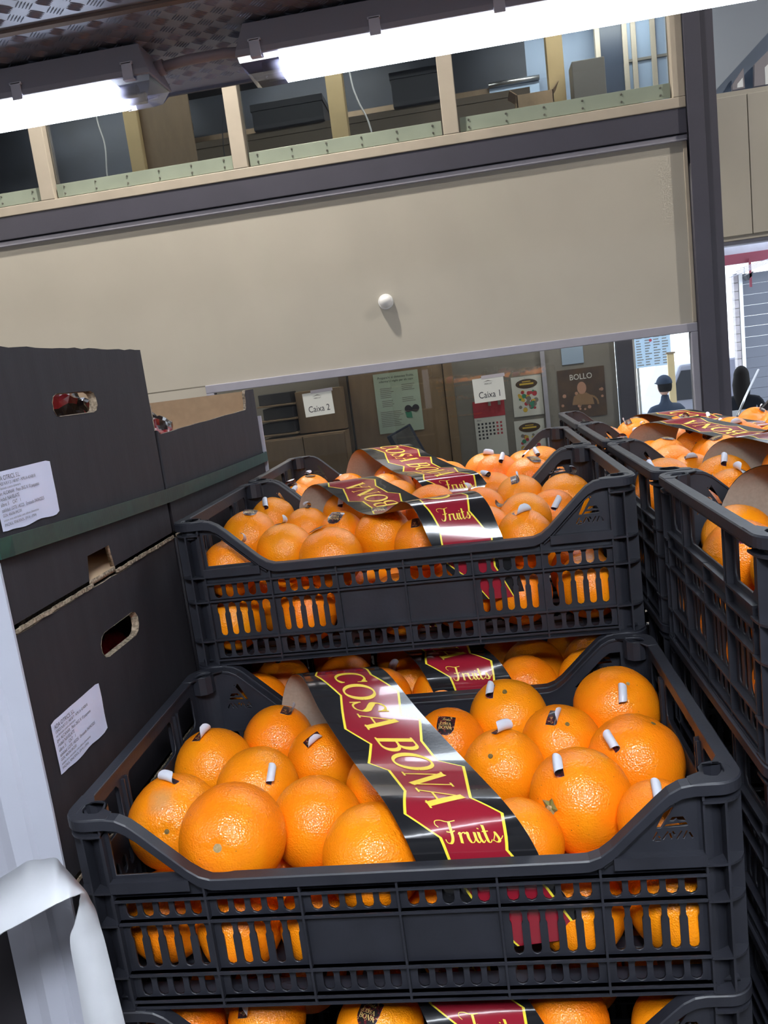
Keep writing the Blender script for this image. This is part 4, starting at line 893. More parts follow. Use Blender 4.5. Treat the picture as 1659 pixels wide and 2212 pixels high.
def carton(y0, y1, z0, z1, label, holes=(), cut=None, depth=0.32, notch=False, far_low=0.0):
    t = empty('cardboard_box', (XB, y0, z0)); tag(t, label, 'box', 'black cardboard fruit boxes on the left'); h = z1 - z0; L = y1 - y0; th = .0055
    top = jag_line((L, h), (0, h), 24, .0009)
    if cut:   # U-shaped dip in the side
        d, a, b, e = cut
        top = [(L, h), (L - e, h)] + [(b + .012 * math.cos(q), h - d + .03 - .03 * math.sin(q)) for q in (0, .5, 1.0, 1.5)] + jag_line((b - .03, h - d), (a + .01, h - d - .006), 10, .0006) + [(a, h - d)] + ([(a, h - .002)] if a > .01 else []) 
        top = top + ([(0, h)] if a > .01 else [(0, h - d)])
    bot = [(0, 0), (L, 0)]
    if notch: bot = [(0, 0), (.150, 0), (.158, .034), (.212, .034), (.218, 0), (L, 0)]
    board_panel([bot + top] + [hand_hole(*q) for q in holes], 'yz', -th / 2, th, t)
    board_panel([[(0, 0), (L, 0), (L, h - far_low), (0, h - far_low)]], 'yz', -depth, th, t, outward=-1)
    board_panel([[(-depth, 0), (0 - th, 0), (-th, h - .002), (-depth, h - .002)]], 'xz', th / 2 + .0005, th, t, outward=-1)
    board_panel([[(-depth, 0), (0 - th, 0), (-th, h - .002), (-depth, h - .002)]], 'xz', L - th / 2 - .0005, th, t, outward=1)
    board_panel([[(-depth, 0), (0, 0), (0, L), (-depth, L)]], 'xy', .004, .006, t, name='base_panel', outward=-1)
    # torn corrugated lower edge
    bm = bmesh.new(); n = 60
    for i in range(n):
        a = L * i / n; b = L * (i + 1) / n
        if notch and .150 < a < .214: continue
        k = rnd.uniform(.0012, .0030); box(bm, 0.0, k, a, b, -.0008 - rnd.uniform(0, .0006), .0022 + rnd.uniform(0, .0012))
    bm_obj('cut_edge', bm, 'flute', t)['kind'] = 'stuff'
    for q in holes:   # flute edge around the hand hole
        P = hand_hole(*q); bm = bmesh.new()
        for i in range(len(P)):
            a, b = P[i], P[(i + 1) % len(P)]; c = (q[0], q[1])
            A = [bm.verts.new(v) for v in ((.0006, a[0], a[1]), (.0006, b[0], b[1]), (-.0075, b[0] + (c[0]-b[0])*.06, b[1] + (c[1]-b[1])*.06), (-.0075, a[0] + (c[0]-a[0])*.06, a[1] + (c[1]-a[1])*.06))]
            bm.faces.new(A)
        bm_obj('hole_edge', bm, 'flute', t)
    return t
U1 = carton(.048, .455, .366, .630, 'tall black cardboard box on top at left, hand hole showing kraft inside, white address label', holes=[(.198, .202, .104, .025)], notch=True)
U2 = carton(.466, 1.000, .366, .556, 'black cardboard box behind the tall one with a dipped side and kraft interior', cut=(.038, .0, .455, .060), depth=.40, far_low=.010)
L1 = carton(.048, .455, .098, .363, 'black cardboard box below the tall one, torn hand hole and a second white label', holes=[(.200, .196, .104, .030)])
L2 = carton(.466, 1.000, .098, .363, 'black cardboard box under the dipped one, hidden behind the crates', depth=.40)
carton(.048, .455, -.172, .095, 'black cardboard box third from the top in the left stack, beside the front crate')
carton(.048, .455, -.440, -.175, 'black cardboard box fourth from the top in the left stack', )
carton(.048, .455, -.710, -.443, 'black cardboard box fifth from the top in the left stack')
carton(.048, .455, FLOOR + .15, -.713, 'lowest black cardboard box of the left front stack')
for k, (a, b) in enumerate(((-.172, .095), (-.440, -.175), (-.710, -.443), (FLOOR + .15, -.713))): carton(.466, 1.000, a, b, 'black cardboard box %s from the top in the rear left stack, hidden by crates' % ORD[k + 2], depth=.40)
pallet(-.46, XB, .048, 1.0, 'wooden pallet under the black cardboard boxes')
def label_sheet(parent, y0, z0, w, h, lab):
    bm = bmesh.new(); n = 14; g = []
    r = .004
    for i in range(n + 1):
        row = []
        for j in range(7):
            y = w * i / n; z = h * j / 6
            if i in (0, n) and j in (0, 6): z = h * j / 6 + (r * .4 if j == 0 else -r * .4)
            row.append(bm.verts.new((.0006 + .0007 * noise.noise(Vector((y * 60, z * 40, lab))) + .0006, y, z + .002 * math.sin(i * .9) * (1 if j == 0 else 0) * .5)))
        g.append(row)
    for i in range(n):
        for j in range(6): bm.faces.new([g[i][j], g[i+1][j], g[i+1][j+1], g[i][j+1]]).smooth = True
    me = bpy.data.meshes.new('address_label'); bm.to_mesh(me); bm.free(); o = new_obj('address_label', me, 'paper_white', parent); o.location = (0, y0, z0); o['label'] = 'white printed address label'
    lines = [('ADA CITRICS, S.L.', .0052, .0478), ('130420 N.R.F 21.14818/T - N\u00baR.I.A 43/40818', .0036, .0432), ('uta destinada a postre alimentario', .0028, .0394),
             ('gen: ALCANAR   Peso 2KG X 10 paquetes', .0040, .0344), ('riedad: NAVELATE', .0042, .0292), ('alibre: 5     CAT    I', .0042, .0240),
             ('zabilidad: LOTE 140325   Envasado 04/04/2025', .0039, .0188), ('GGN: 4063061842200', .0034, .0142), ('ontiene ceras autorizadas como aditivos alimentarios:', .0028, .0100), ('IMAZALIL, FENILFENOL, (E914) y (E904)', .0032, .0055)]
    bmt = bmesh.new()
    for s, sz, z in lines:
        b = text_bm(s, sz * 1.18)
        if len(b.verts) == 0: b.free(); continue
        mx = max(v.co.x for v in b.verts); kx = min(.86, (w * .94) / mx)
        for v in b.verts: v.co = Vector((.0024, .003 + v.co.x * kx, z + v.co.y))
        merge(bmt, b)
    me = bpy.data.meshes.new('label_text'); bmt.to_mesh(me); bmt.free(); new_obj('label_text', me, 'ink', o)
label_sheet(U1, .012, .092, .105, .056, 1.3)
label_sheet(L1, .022, .110, .104, .056, 4.1)
# net bags glimpsed in the boxes
def film_bag(name, loc, s, seed, label):
    bm = bmesh.new(); bmesh.ops.create_icosphere(bm, subdivisions=4, radius=1)
    for v in bm.verts:
        d = v.co.normalized(); k = 1 + .35 * noise.noise(d * 2.2 + Vector((seed, 0, 0))) + .22 * abs(noise.noise(d * 5 + Vector((0, seed, 0))))
        v.co = Vector((d.x * s[0] * k, d.y * s[1] * k, d.z * s[2] * k))
    for f in bm.faces: f.material_index = 1 if noise.noise(f.calc_center_median() * 22 + Vector((seed, 3, 0))) > .12 else 0
    me = bpy.data.meshes.new(name); bm.to_mesh(me); bm.free(); o = new_obj(name, me, ['net_red', 'net_black']); o.location = loc; tag(o, label, 'bag', 'red bags inside the cardboard boxes'); return o
film_bag('film_bag', (-.100, .335, .548), (.034, .040, .046), 1.0, 'crumpled red printed bag seen through the hand hole of the tall box')
film_bag('film_bag', (-.092, .575, .500), (.036, .045, .036), 2.0, 'crumpled red and black bag at the near end of the dipped box')
film_bag('film_bag', (-.105, .360, .215), (.036, .050, .048), 3.0, 'dark red bag inside the lower hand hole')
film_bag('film_bag', (-.100, .360, .412), (.034, .050, .032), 4.0, 'red bag low in the tall box behind the bottom notch')
# strap
def strap_mesh():
    bm = bmesh.new(); P = [(-.42, .0405, .452), (-.20, .0385, .449), (-.045, .0375, .447), (-.0265, .042, .4465), (-.0245, .06, .446), (-.0245, .25, .436), (-.0245, .45, .427), (-.0245, .70, .421), (-.0245, 1.00, .416), (-.030, 1.0045, .416), (-.20, 1.006, .416), (-.44, 1.006, .417)]
    h = .0095; rows = []
    for i, p in enumerate(P):
        a = Vector(P[max(0, i-1)]); b = Vector(P[min(len(P)-1, i+1)]); d = (b - a).normalized(); n = d.cross(Vector((0, 0, 1))) * .0012
        p = Vector(p); rows.append([bm.verts.new(p + Vector((0, 0, z)) + n * k) for z, k in ((-h, 0), (h, 0), (h, 1), (-h, 1))])
    for a, b in zip(rows, rows[1:]):
        for j in range(4): bm.faces.new([a[j], a[(j+1) % 4], b[(j+1) % 4], b[j]])
    bm.faces.new(rows[0]); bm.faces.new(rows[-1][::-1]); return bm
so = bm_obj('packing_strap', strap_mesh(), 'strap'); tag(so, 'dark green woven plastic strap round the black boxes', 'strap')
# diagonal weave ridges on the strap
bm = bmesh.new()
y = .05
while y < .96:
    z = np.interp(y, [.06, .25, .45, .70, 1.0], [.446, .436, .427, .421, .416])
    a = [bm.verts.new((-.0232, y + q[0], z + q[1])) for q in ((0, -.0085), (.0006, -.0085), (.0112, .0085), (.0106, .0085))]; bm.faces.new(a)
    y += .0022 if y < .5 else .006
wv = bm_obj('weave_ridges', bm, 'ink', so); wv['kind'] = 'stuff'
# white corner boards
def bent_sheet(name, prof, z0, z1, m, label, th=.003, lean=0.0):
    bm = bmesh.new(); rows = []
    n = 10
    for i in range(n + 1):
        z = z0 + (z1 - z0) * i / n; rows.append([[bm.verts.new((x + .0015 * noise.noise(Vector((x * 30, z * 9, 1))), y + d + .002 * noise.noise(Vector((x * 20, z * 7, 0))), z)) for x, y in prof] for d in (0, th)])
    for a, b in zip(rows, rows[1:]):
        for k in (0, 1):
            for j in range(len(prof) - 1): bm.faces.new([a[k][j], a[k][j+1], b[k][j+1], b[k][j]])
        for j in (0, len(prof) - 1): bm.faces.new([a[0][j], a[1][j], b[1][j], b[0][j]])
    for r in (rows[0], rows[-1]):
        for j in range(len(prof) - 1): bm.faces.new([r[0][j], r[0][j+1], r[1][j+1], r[1][j]])
    o = bm_obj(name, bm, m); tag(o, label, 'edge protector'); return o
bent_sheet('corner_board', [(-.030, .0415), (-.052, .040), (-.056, .036), (-.072, .032), (-.085, .036), (-.104, .039)], FLOOR + .15, .434, 'board', 'white cardboard sheet hanging down the near corner of the black boxes')
bent_sheet('corner_board', [(XB + .006, 1.0045), (XB + .0015, 1.0045), (-.05, 1.0085), (-.09, 1.0085)], .10, .500, 'board', 'narrow white corner strip at the far end of the black boxes', th=.003)
# folded white flap in the lower left foreground
def ribbon(bm, P, Q, th=.0012):
    P = smooth_pts(P, 6); Q = smooth_pts(Q, 6); rows = []
    for i in range(len(P)):
        a = Vector(P[i]); b = Vector(Q[i]); d = Vector(P[min(i+1, len(P)-1)]) - Vector(P[max(i-1, 0)]); n = (b - a).cross(d).normalized() * th
        m = (a + b) / 2 + n * .5 * noise.noise(a * 15); rows.append([bm.verts.new(v) for v in (a, m, b, b + n, m + n, a + n)])
    for a, b in zip(rows, rows[1:]):
        for j in range(6): bm.faces.new([a[j], a[(j+1) % 6], b[(j+1) % 6], b[j]]).smooth = True
    bm.faces.new(rows[0]); bm.faces.new(rows[-1][::-1])
fo = empty('folded_carton_strap', (0, 0, -.25)); tag(fo, 'folded white cardboard strap looping over in the lower left foreground', 'cardboard strap')
bm = bmesh.new()
def crisp(P, n=4):
    out = []
    for a, b in zip(P, P[1:]): out += [tuple(a[k] + (b[k] - a[k]) * i / n for k in range(3)) for i in range(n)]
    return out + [P[-1]]
ribbon(bm, crisp([(0.0539,-0.0500,-0.0075),(0.0554,-0.0500,0.0339),(0.0530,-0.0500,0.1147),(0.0508,-0.0500,0.1459),(0.0425,-0.0450,0.1602),(0.0246,-0.0350,0.1722),(0.0081,-0.0250,0.1801),(-0.0220,-0.0200,0.1753),(-0.0521,-0.0200,0.1599),(-0.0946,-0.0200,0.1326),(-0.1426,-0.0200,0.0867)], 2), crisp([(0.0229,-0.0600,0.0032),(0.0247,-0.0600,0.0441),(0.0294,-0.0620,0.1254),(0.0472,-0.0660,0.1603),(0.0552,-0.0720,0.1771),(0.0509,-0.0820,0.1813),(0.0356,-0.0850,0.1764),(0.0090,-0.0850,0.1638),(-0.0135,-0.0850,0.1534),(-0.0532,-0.0850,0.1236),(-0.0982,-0.0850,0.0764)], 2))
for v in bm.verts: v.co.z += .25
bm_obj('bent_band', bm, 'flap', fo)


# ------------------------------------------------------------------ lamps
def batten(x0, y, label, glow, rz=0.0, L=1.27, light=True):
    t = empty('tube_lamp', (x0, y, 1.201), rz); tag(t, label, 'lamp', 'waterproof fluorescent battens under the tread plate'); 
    bm = bmesh.new()
    def sect(bm, P, xa, xb, mi=0, cap=True):
        A = [bm.verts.new((xa[i] if isinstance(xa, list) else xa, p[0], p[1])) for i, p in enumerate(P)]; B = [bm.verts.new((xb[i] if isinstance(xb, list) else xb, p[0], p[1])) for i, p in enumerate(P)]; n = len(P)
        for i in range(n): bm.faces.new([A[i], A[(i+1) % n], B[(i+1) % n], B[i]]).material_index = mi
        if cap: bm.faces.new(A[::-1]); bm.faces.new(B)
    body = [(-.062, -.005), (.062, -.005), (.062, .006), (.046, .058), (-.046, .058), (-.062, .006)]
    ins = [.0, .0, .002, .020, .020, .002]
    sect(bm, body, ins, [L - q for q in ins]); bm_obj('body', bm, 'fixture', t, bevel=.002)
    prof = [(-.056, -.005), (-.054, -.016), (-.043, -.034), (-.024, -.043), (.016, -.043), (.036, -.034), (.052, -.016), (.056, -.005)]
    bm = bmesh.new(); sect(bm, [(p[0] * .96, p[1] * .96) for p in prof], .085, L - .085); bm_obj('lit_diffuser', bm, glow, t)
    for s in (0, 1):
        bm = bmesh.new(); e = [.004, .006, .016, .030, .030, .016, .006, .004]
        A = [(e[i] if s == 0 else L - e[i]) for i in range(8)]; B = [.086 if s == 0 else L - .086] * 8
        sect(bm, prof, A, B, cap=False); bm.faces.new([v for v in bm.verts if abs(v.co.x - .5 * L) > .5 * L - .05][:8])
        bm_obj('clear_end', bm, 'clear', t)
        bm = bmesh.new(); xa = .045 if s == 0 else L - .045; xb = .088 if s == 0 else L - .088
        for yy in (-.030, .030): cyl(bm, (xa, yy * .7, -.020), (xb, yy * .7, -.020), .0115, .0115, 16)
        bm_obj('tube_holder', bm, 'fixture', t)
    for k in range(6):
        x = .043 + k * .2365
        if x > L - .02: break
        for sy in (-1, 1):
            bm = bmesh.new(); yy = sy * .063; box(bm, x - .011, x + .011, min(yy, yy + sy * .003), max(yy, yy + sy * .003), -.011, .020); box(bm, x - .011, x + .011, min(sy * .054, sy * .067), max(sy * .054, sy * .067), -.013, -.009); box(bm, x - .013, x + .013, min(sy * .056, sy * .066), max(sy * .056, sy * .066), .016, .021)
            bm_obj('clip', bm, 'clip', t, bevel=.0012)
    return t
batten(.020, 1.108, 'lit fluorescent tube lamp at upper right, crossing in front of the mezzanine windows', 'tubeglow')
batten(-1.425, 1.108, 'lit fluorescent tube lamp at upper left with clear end cap', 'tubeglow')
batten(1.47, 1.108, 'fluorescent tube lamp further right along the same line', 'tubeglow')
batten(-2.87, 1.108, 'fluorescent tube lamp further left along the same line', 'tubeglow')
for k, x in enumerate((-2.2, -.75, .70, 2.15)): batten(x, -1.15, 'fluorescent tube lamp of the second line behind the viewer, %s from left' % ORD[k], 'tubeglow2')
def flood(x, y, label):
    t = empty('led_panel_lamp', (x, y, 1.215)); tag(t, label, 'lamp'); box_obj('housing', -.20, .20, -.20, .20, .012, .050, 'fixture', t, .004); box_obj('glowing_panel', -.18, .18, -.18, .18, .006, .012, 'floodglow', t)
flood(.50, -.98, 'square lamp panel on the tread plate above and behind the viewer')
bm = bmesh.new(); tube_path(bm, [(-.17, 1.13, 1.232), (-.10, 1.13, 1.238), (-.02, 1.13, 1.238), (.03, 1.13, 1.232)], .010, 10)
cyl(bm, (-.168, 1.13, 1.231), (-.150, 1.13, 1.233), .015, .015, 12); cyl(bm, (.012, 1.13, 1.234), (.030, 1.13, 1.232), .015, .015, 12)
tag(bm_obj('conduit_pipe', bm, 'conduit'), 'dull grey conduit joining the two lit tube lamps', 'pipe')
def high_bay(x, y, z, k):
    t = empty('high_bay_lamp', (x, y, z)); tag(t, 'round high bay lamp under the hall roof, %s of the row' % ORD[k], 'lamp', 'high bay lamps')
    bm = bmesh.new(); cyl(bm, (0, 0, 0), (0, 0, .25), .26, .10, 24, caps=False); cyl(bm, (0, 0, .25), (0, 0, .45), .10, .08, 16); bm_obj('shade', bm, 'fixture', t)
    bm = bmesh.new(); cyl(bm, (0, 0, .015), (0, 0, .02), .075, .075, 24); bm_obj('glowing_disc', bm, 'bayglow', t)
    bm = bmesh.new(); cyl(bm, (0, 0, .45), (0, 0, 5.2 - z), .01, .01, 8); bm_obj('hanging_rod', bm, 'fixture', t)
for k, (x, y) in enumerate(((-1.00, 3.48), (-5.6, 2.2), (5.2, 2.2))): high_bay(x, y, 4.4, k)

# ------------------------------------------------------------------ wall sensor, signs and office things
t = empty('motion_sensor', (-.055, YW, .960)); tag(t, 'small round white motion sensor on the beige wall', 'sensor')
bm = bmesh.new(); cyl(bm, (0, 0, 0), (0, -.022, 0), .048, .044, 28); bm_obj('base', bm, 'white', t, bevel=.003)
bm = bmesh.new(); bmesh.ops.create_uvsphere(bm, u_segments=24, v_segments=14, radius=.038)
for v in bm.verts: v.co.y = v.co.y * .9 - .020
for f in bm.faces: f.smooth = True
bm_obj('dome', bm, 'white', t)
def flat_text(s, size, x, y, z, m, parent, name='lettering', rz=0, xs=1.0, tilt=0.0):
    b = text_bm(s, size)
    if not len(b.verts): b.free(); return
    xm = (min(v.co.x for v in b.verts) + max(v.co.x for v in b.verts)) / 2; c, sn = math.cos(tilt), math.sin(tilt)
    for v in b.verts:
        a, q = (v.co.x - xm) * xs, v.co.y; v.co = Vector((x + a * c - q * sn, y, z + a * sn + q * c))
    me = bpy.data.meshes.new(name); b.to_mesh(me); b.free(); return new_obj(name, me, m, parent)
def sign(x, z, num, wd, tilt):
    t = empty('paper_sign', (x, YW + .004, z), 0); t.rotation_euler = (0, -tilt, 0); tag(t, 'white paper sign reading Caixa %s, %s one taped to the office glass' % (num, {'1': 'right', '2': 'left'}[num]), 'sign', 'paper signs on the office glass')
    box_obj('sheet', -wd / 2, wd / 2, -.0012, .0, -.074, .074, 'paper', t); box_obj('tape', -wd * .2, wd * .55, -.002, -.0013, .068, .088, 'clip', t)
    flat_text('Caixa ' + num, .056, 0, -.0016, -.048, 'ink', t, xs=.82); flat_text('MERCAT', .012, 0, -.0016, .032, 'ink', t, 'small_print')
    bm = bmesh.new(); prism(bm, [(-.03, .048), (0, .058), (.03, .048), (0, .052)], 'y', -.0017, -.0013); bm_obj('emblem', bm, 'cab_grey', t)
sign(-.557, .400, '2', .188, .03); sign(.510, .358, '1', .190, .02)
YO = 5.30
def tagb(o, l, c, g=None): return tag(o, l, c, g)
# green notice
t = empty('notice_poster', (-.132, YO - .004, .312)); tag(t, 'pale green printed notice on the wooden office door', 'poster'); box_obj('sheet', -.164, .164, -.001, .0, -.218, .218, 'paper_green', t)
flat_text('Prepara\u2019t: si detectes fruita,', .024, -.0, -.0016, .178, 'ink', t); flat_text('informa\u2019t i vigila per als caps', .022, -.0, -.0016, .152, 'ink', t)
bm = bmesh.new()
for cx, z0, n, w_ in ((-.075, .11, 6, .10), (.085, .125, 4, .10), (-.075, .02, 4, .09), (.08, .03, 3, .10), (-.055, -.06, 9, .17)):
    for k in range(n): box(bm, cx - w_ / 2, cx + w_ / 2 * rnd.uniform(.5, 1), -.0016, -.0012, z0 - k * .013 - .004, z0 - k * .013)
bm_obj('text_lines', bm, 'cab_grey', t)
bm = bmesh.new()
for a in (.055, .11): cyl(bm, (a + .01, -.004, -.055), (a + .01, -.0016, -.055), .026, .026, 14)
box(bm, .05, .14, -.003, -.0016, -.075, -.050); bm_obj('binocular_picture', bm, 'ink', t)
bm = bmesh.new(); prism(bm, [(.04, -.078), (.085, -.070), (.09, -.125), (.05, -.118)], 'y', -.0025, -.0014); bm_obj('green_box_picture', bm, 'green_ink', t)
# calendar
t = empty('wall_calendar', (.513, YO - .004, .04)); tag(t, 'wall calendar with a red top page under the Caixa 1 sign', 'calendar'); box_obj('sheet', -.112, .112, -.001, 0, -.21, .085, 'paper', t); box_obj('red_page', -.114, .114, -.002, 0, .085, .205, 'red_ink', t)
bm = bmesh.new(); bmr = bmesh.new()
for r in range(5):
    for c in range(7):
        if r == 4 and c > 2: continue
        for zb in (0,): box(bmr if c > 4 else bm, -.092 + c * .027, -.078 + c * .027, -.0016, -.0012, .03 - r * .026 + zb, .045 - r * .026 + zb)
bm_obj('dates', bm, 'ink', t); bm_obj('weekend_dates', bmr, 'red_ink', t); flat_text('Abril', .016, -.08, -.0016, .060, 'ink', t)
# fruit posters
def fruit_poster(x, z, hh, label, seed):
    t = empty('fruit_poster', (x, YO - .004, z)); tag(t, label, 'poster', 'fruit posters in the office'); box_obj('sheet', -.107, .107, -.001, 0, -hh / 2, hh / 2, 'paper', t); rr = random.Random(seed)
    bm = bmesh.new(); prism(bm, [(.078 * math.cos(a), hh / 2 - .055 + .034 * math.sin(a)) for a in [2 * math.pi * i / 20 for i in range(20)]], 'y', -.002, -.001); bm_obj('dark_oval', bm, 'poster_dark', t)
    bm = bmesh.new(); box(bm, -.03, .03, -.0026, -.002, hh / 2 - .042, hh / 2 - .036); box(bm, -.05, .05, -.0026, -.002, hh / 2 - .062, hh / 2 - .050); bm_obj('oval_stripe', bm, 'yellow_ink', t)
    for m_ in ('yellow_ink', 'red_ink', 'green_ink', 'cab_grey'):
        bm = bmesh.new()
        for k in range(9):
            cx = rr.uniform(-.06, .06); cz = rr.uniform(-hh / 2 + .04, hh / 2 - .11); cyl(bm, (cx, -.0016 - k * .0001, cz), (cx, -.001, cz), rr.uniform(.008, .018), None, 10)
        bm_obj('fruit_picture', bm, m_, t)
fruit_poster(.797, .242, .285, 'upper fruit poster with a dark oval heading, right of the calendar', 3); fruit_poster(.790, -.09, .32, 'lower fruit poster with a dark oval heading, half hidden by the crates', 5)
# dark poster with a woman holding a basket (plain generic picture)
t = empty('dark_poster', (1.182, YO - .004, .217)); tag(t, 'dark brown poster headed BOLLO with a woman and a fruit basket', 'poster'); box_obj('sheet', -.165, .165, -.001, 0, -.175, .175, 'poster_dark', t)
flat_text('BOLLO', .056, .0, -.0022, .098, 'paper', t, xs=.9)
bm = bmesh.new(); prism(bm, [(.0 + .032 * math.cos(a), .035 + .044 * math.sin(a)) for a in [2 * math.pi * i / 20 for i in range(20)]], 'y', -.003, -.001); bm_obj('face_picture', bm, 'skin', t)
bm = bmesh.new(); prism(bm, [(-.075, -.08), (-.06, -.02), (-.02, .0), (.03, .0), (.07, -.03), (.08, -.09)], 'y', -.002, -.001); bm_obj('dress_picture', bm, 'tan', t)
bm = bmesh.new()
for i in range(14):
    a = math.pi * i / 13; cyl(bm, (.045 + .062 * math.cos(a), -.003, -.085 + .06 * math.sin(a)), (.045 + .062 * math.cos(a), -.001, -.085 + .06 * math.sin(a)), .008, None, 8)
bm_obj('basket_picture', bm, 'tan', t)
bm = bmesh.new(); rr = random.Random(2)
for i in range(12):
    cx, cz = rr.uniform(-.15, .14), rr.uniform(-.16, .02); cyl(bm, (cx, -.0018, cz), (cx, -.001, cz), rr.uniform(.008, .016), None, 8)
bm_obj('blossom_picture', bm, 'skin', t)
# office furniture
tagb(box_obj('wall_note', 1.060, 1.212, YO - .006, YO - .002, .428, .556, 'blind'), 'small blue pinned sheet above the dark poster', 'note')
t = empty('office_door', (-.15, YO, FLOOR)); tag(t, 'brown wooden door with the green notice on it', 'door')
box_obj('leaf', -.33, .36, -.035, -.006, 0, 1.56, 'wood', t, .003); box_obj('frame_post', -.40, -.345, -.05, -.004, 0, 1.58, 'wood_dark', t, .003); box_obj('frame_post', .365, .43, -.05, -.004, 0, 1.58, 'wood', t, .003)
bpy.data.objects['notice_poster'].location.y = YO - .040
t = empty('wooden_cabinet', (-.86, YO - .25, FLOOR)); tag(t, 'brown wooden cupboard left of the office door', 'cabinet')
box_obj('body', -.27, .34, 0, .24, 0, 1.11, 'wood', t, .004)
for k in range(2): box_obj('door', -.265 + k * .30, .030 + k * .30, -.018, -.001, .05, 1.10, 'wood', t, .003)
box_obj('upper_panel', .0, .34, .08, .24, 1.12, 1.42, 'wood', t, .003)
for k in range(3): box_obj('shelf', -.27, .0, .0, .24, 1.13 + k * .105, 1.142 + k * .105, 'wood', t, .002)
for k in range(3): tagb(box_obj('file_box', -1.12 + (k % 2) * .02, -.88, YO - .22, YO - .03, FLOOR + 1.144 + k * .105, FLOOR + 1.222 + k * .105, 'dark_obj', None, .003), 'dark file box on the cupboard shelf, %s from the bottom' % ORD[k], 'box', 'file boxes')
t = empty('grey_locker', (.93, YO - .02, FLOOR)); tag(t, 'grey metal locker behind the posters', 'locker')
box_obj('door_panel', -.02, .01, -.012, 0, 0, 1.55, 'trim_light', t); 
for x in (-.42, -.35): box_obj('handle_strip', x, x + .02, -.02, 0, 1.15, 1.42, 'cab_grey', t, .002)
t = empty('customer_screen', (-.07, 4.95, -.02)); t.rotation_euler = (0, -.40, -.12); tag(t, 'tilted dark payment screen on an arm behind the glass', 'screen')
box_obj('shell', -.095, .095, 0, .035, -.165, .165, 'monitor', t, .008); box_obj('display', -.060, .085, -.002, .0, -.150, .150, 'screen', t)
bm = bmesh.new(); tube_path(bm, [(.0, .03, -.14), (.06, .00, -.24), (.10, -.06, -.40)], .014, 8); bm_obj('arm', bm, 'monitor', t)
t = empty('office_desk', (.35, 4.50, FLOOR)); tag(t, 'office counter behind the glass, hidden by the crates', 'desk'); box_obj('top', -.8, .95, 0, .32, .52, .555, 'wood', t, .003); box_obj('front_board', -.8, .95, .02, .04, 0, .52, 'wood', t)
dr = sbox('door_2', 1.44, 1.548, YO - .04, YO + .05, FLOOR, 1.60, m='steel_grey', bevel=.003); sbox('door_stop', 1.548, 1.565, YO - .02, YO + .03, FLOOR, 1.60, m='white', parent=dr)
for k, (x, y) in enumerate(((-3.2, 4.84), (-1.2, 4.84), (.6, 4.84), (-3.2, 6.5), (-1.2, 6.5), (.9, 6.5))):
    tagb(box_obj('mezzanine_fill_lamp', x, x + 1.2, y - .04, y + .04, 3.15, 3.19, 'mezz_fill_glow'), 'unseen fill lamp added under the mezzanine ceiling, %s of the %s line' % (ORD[k % 3], ORD[k // 3]), 'lamp', 'unseen fill lamps added in the mezzanine')  # out of view, added because the mezzanine rooms rendered too dark
for k, x in enumerate((-2.2, .3)):
    tagb(box_obj('office_fill_lamp', x, x + 1.2, 4.78, 4.90, 1.46, 1.50, 'office_fill_glow'), 'unseen fill lamp under the office ceiling, %s of two' % ORD[k], 'lamp', 'unseen fill lamps in the office')  # out of view, fill light for the office interior

# mezzanine room things
for k, (x, wd) in enumerate(((-3.35, .10), (-1.833, .104), (-.324, .120), (1.200, .110))):
    tagb(box_obj('wooden_post', x - wd / 2, x + wd / 2, 5.40, 5.50, 1.66, 3.2, 'post_yellow', None, .004), 'yellow painted post inside the mezzanine, %s from left' % ORD[k], 'post', 'yellow posts in the mezzanine')
tagb(box_obj('plywood_side', -1.780, -1.40, 5.45, 5.47, 1.66, 3.0, 'wood', None, .003), 'brown plywood sheet beside the second yellow post', 'board')
def cable(pts, label, m='post_yellow', r=.006):
    bm = bmesh.new(); tube_path(bm, smooth_pts(pts, 5), r, 6); tagb(bm_obj('hanging_cable', bm, m), label, 'cable')
cable([(-2.075, 5.35, 3.19), (-2.06, 5.35, 2.60), (-2.035, 5.35, 2.40), (-2.06, 5.35, 2.15), (-2.05, 5.35, 1.70)], 'white cable hanging behind the second mezzanine pane from left', 'white')
cable([(-.22, 5.35, 3.19), (-.20, 5.35, 2.60), (-.17, 5.35, 2.42), (-.10, 5.35, 2.20), (-.08, 5.35, 1.70)], 'white cable hanging beside the middle yellow post', 'white')
cable([(-1.05, 5.6, 3.19), (-1.10, 5.6, 2.75), (-1.22, 5.6, 2.45), (-1.25, 5.6, 1.70)], 'thin black cable hanging in the mezzanine', 'dark_obj', .004)
def stack_thing(name, x0, x1, y0, y1, z0, z1, m, label, cat, lid=True):
    t = empty(name, ((x0 + x1) / 2, (y0 + y1) / 2, z0)); tag(t, label, cat); w2, d2 = (x1 - x0) / 2, (y1 - y0) / 2
    box_obj('body', -w2, w2, -d2, d2, 0, z1 - z0, m, t, .006)
    if lid: box_obj('lid', -w2 - .008, w2 + .008, -d2 - .008, d2 + .008, z1 - z0 - .05, z1 - z0 + .004, m, t, .003)
    return t
stack_thing('mezzanine_shelf', -1.75, 1.1, 6.35, 6.85, 1.66, 2.60, 'wood_dark', 'long low shelf unit at the back of the mezzanine', 'shelf')
stack_thing('storage_case', -1.14, -.55, 6.30, 6.75, 2.605, 2.80, 'dark_obj', 'flat dark case on the mezzanine shelf, middle pane', 'case')
stack_thing('storage_case', .02, .40, 6.30, 6.75, 2.605, 2.86, 'dark_obj', 'taller dark case on the mezzanine shelf, right of the middle post', 'case')
tagb(box_obj('wall_strip', -1.90, 1.1, 6.87, 6.895, 2.60, 2.80, 'wood', None), 'pale brown strip along the mezzanine back wall', 'panel')
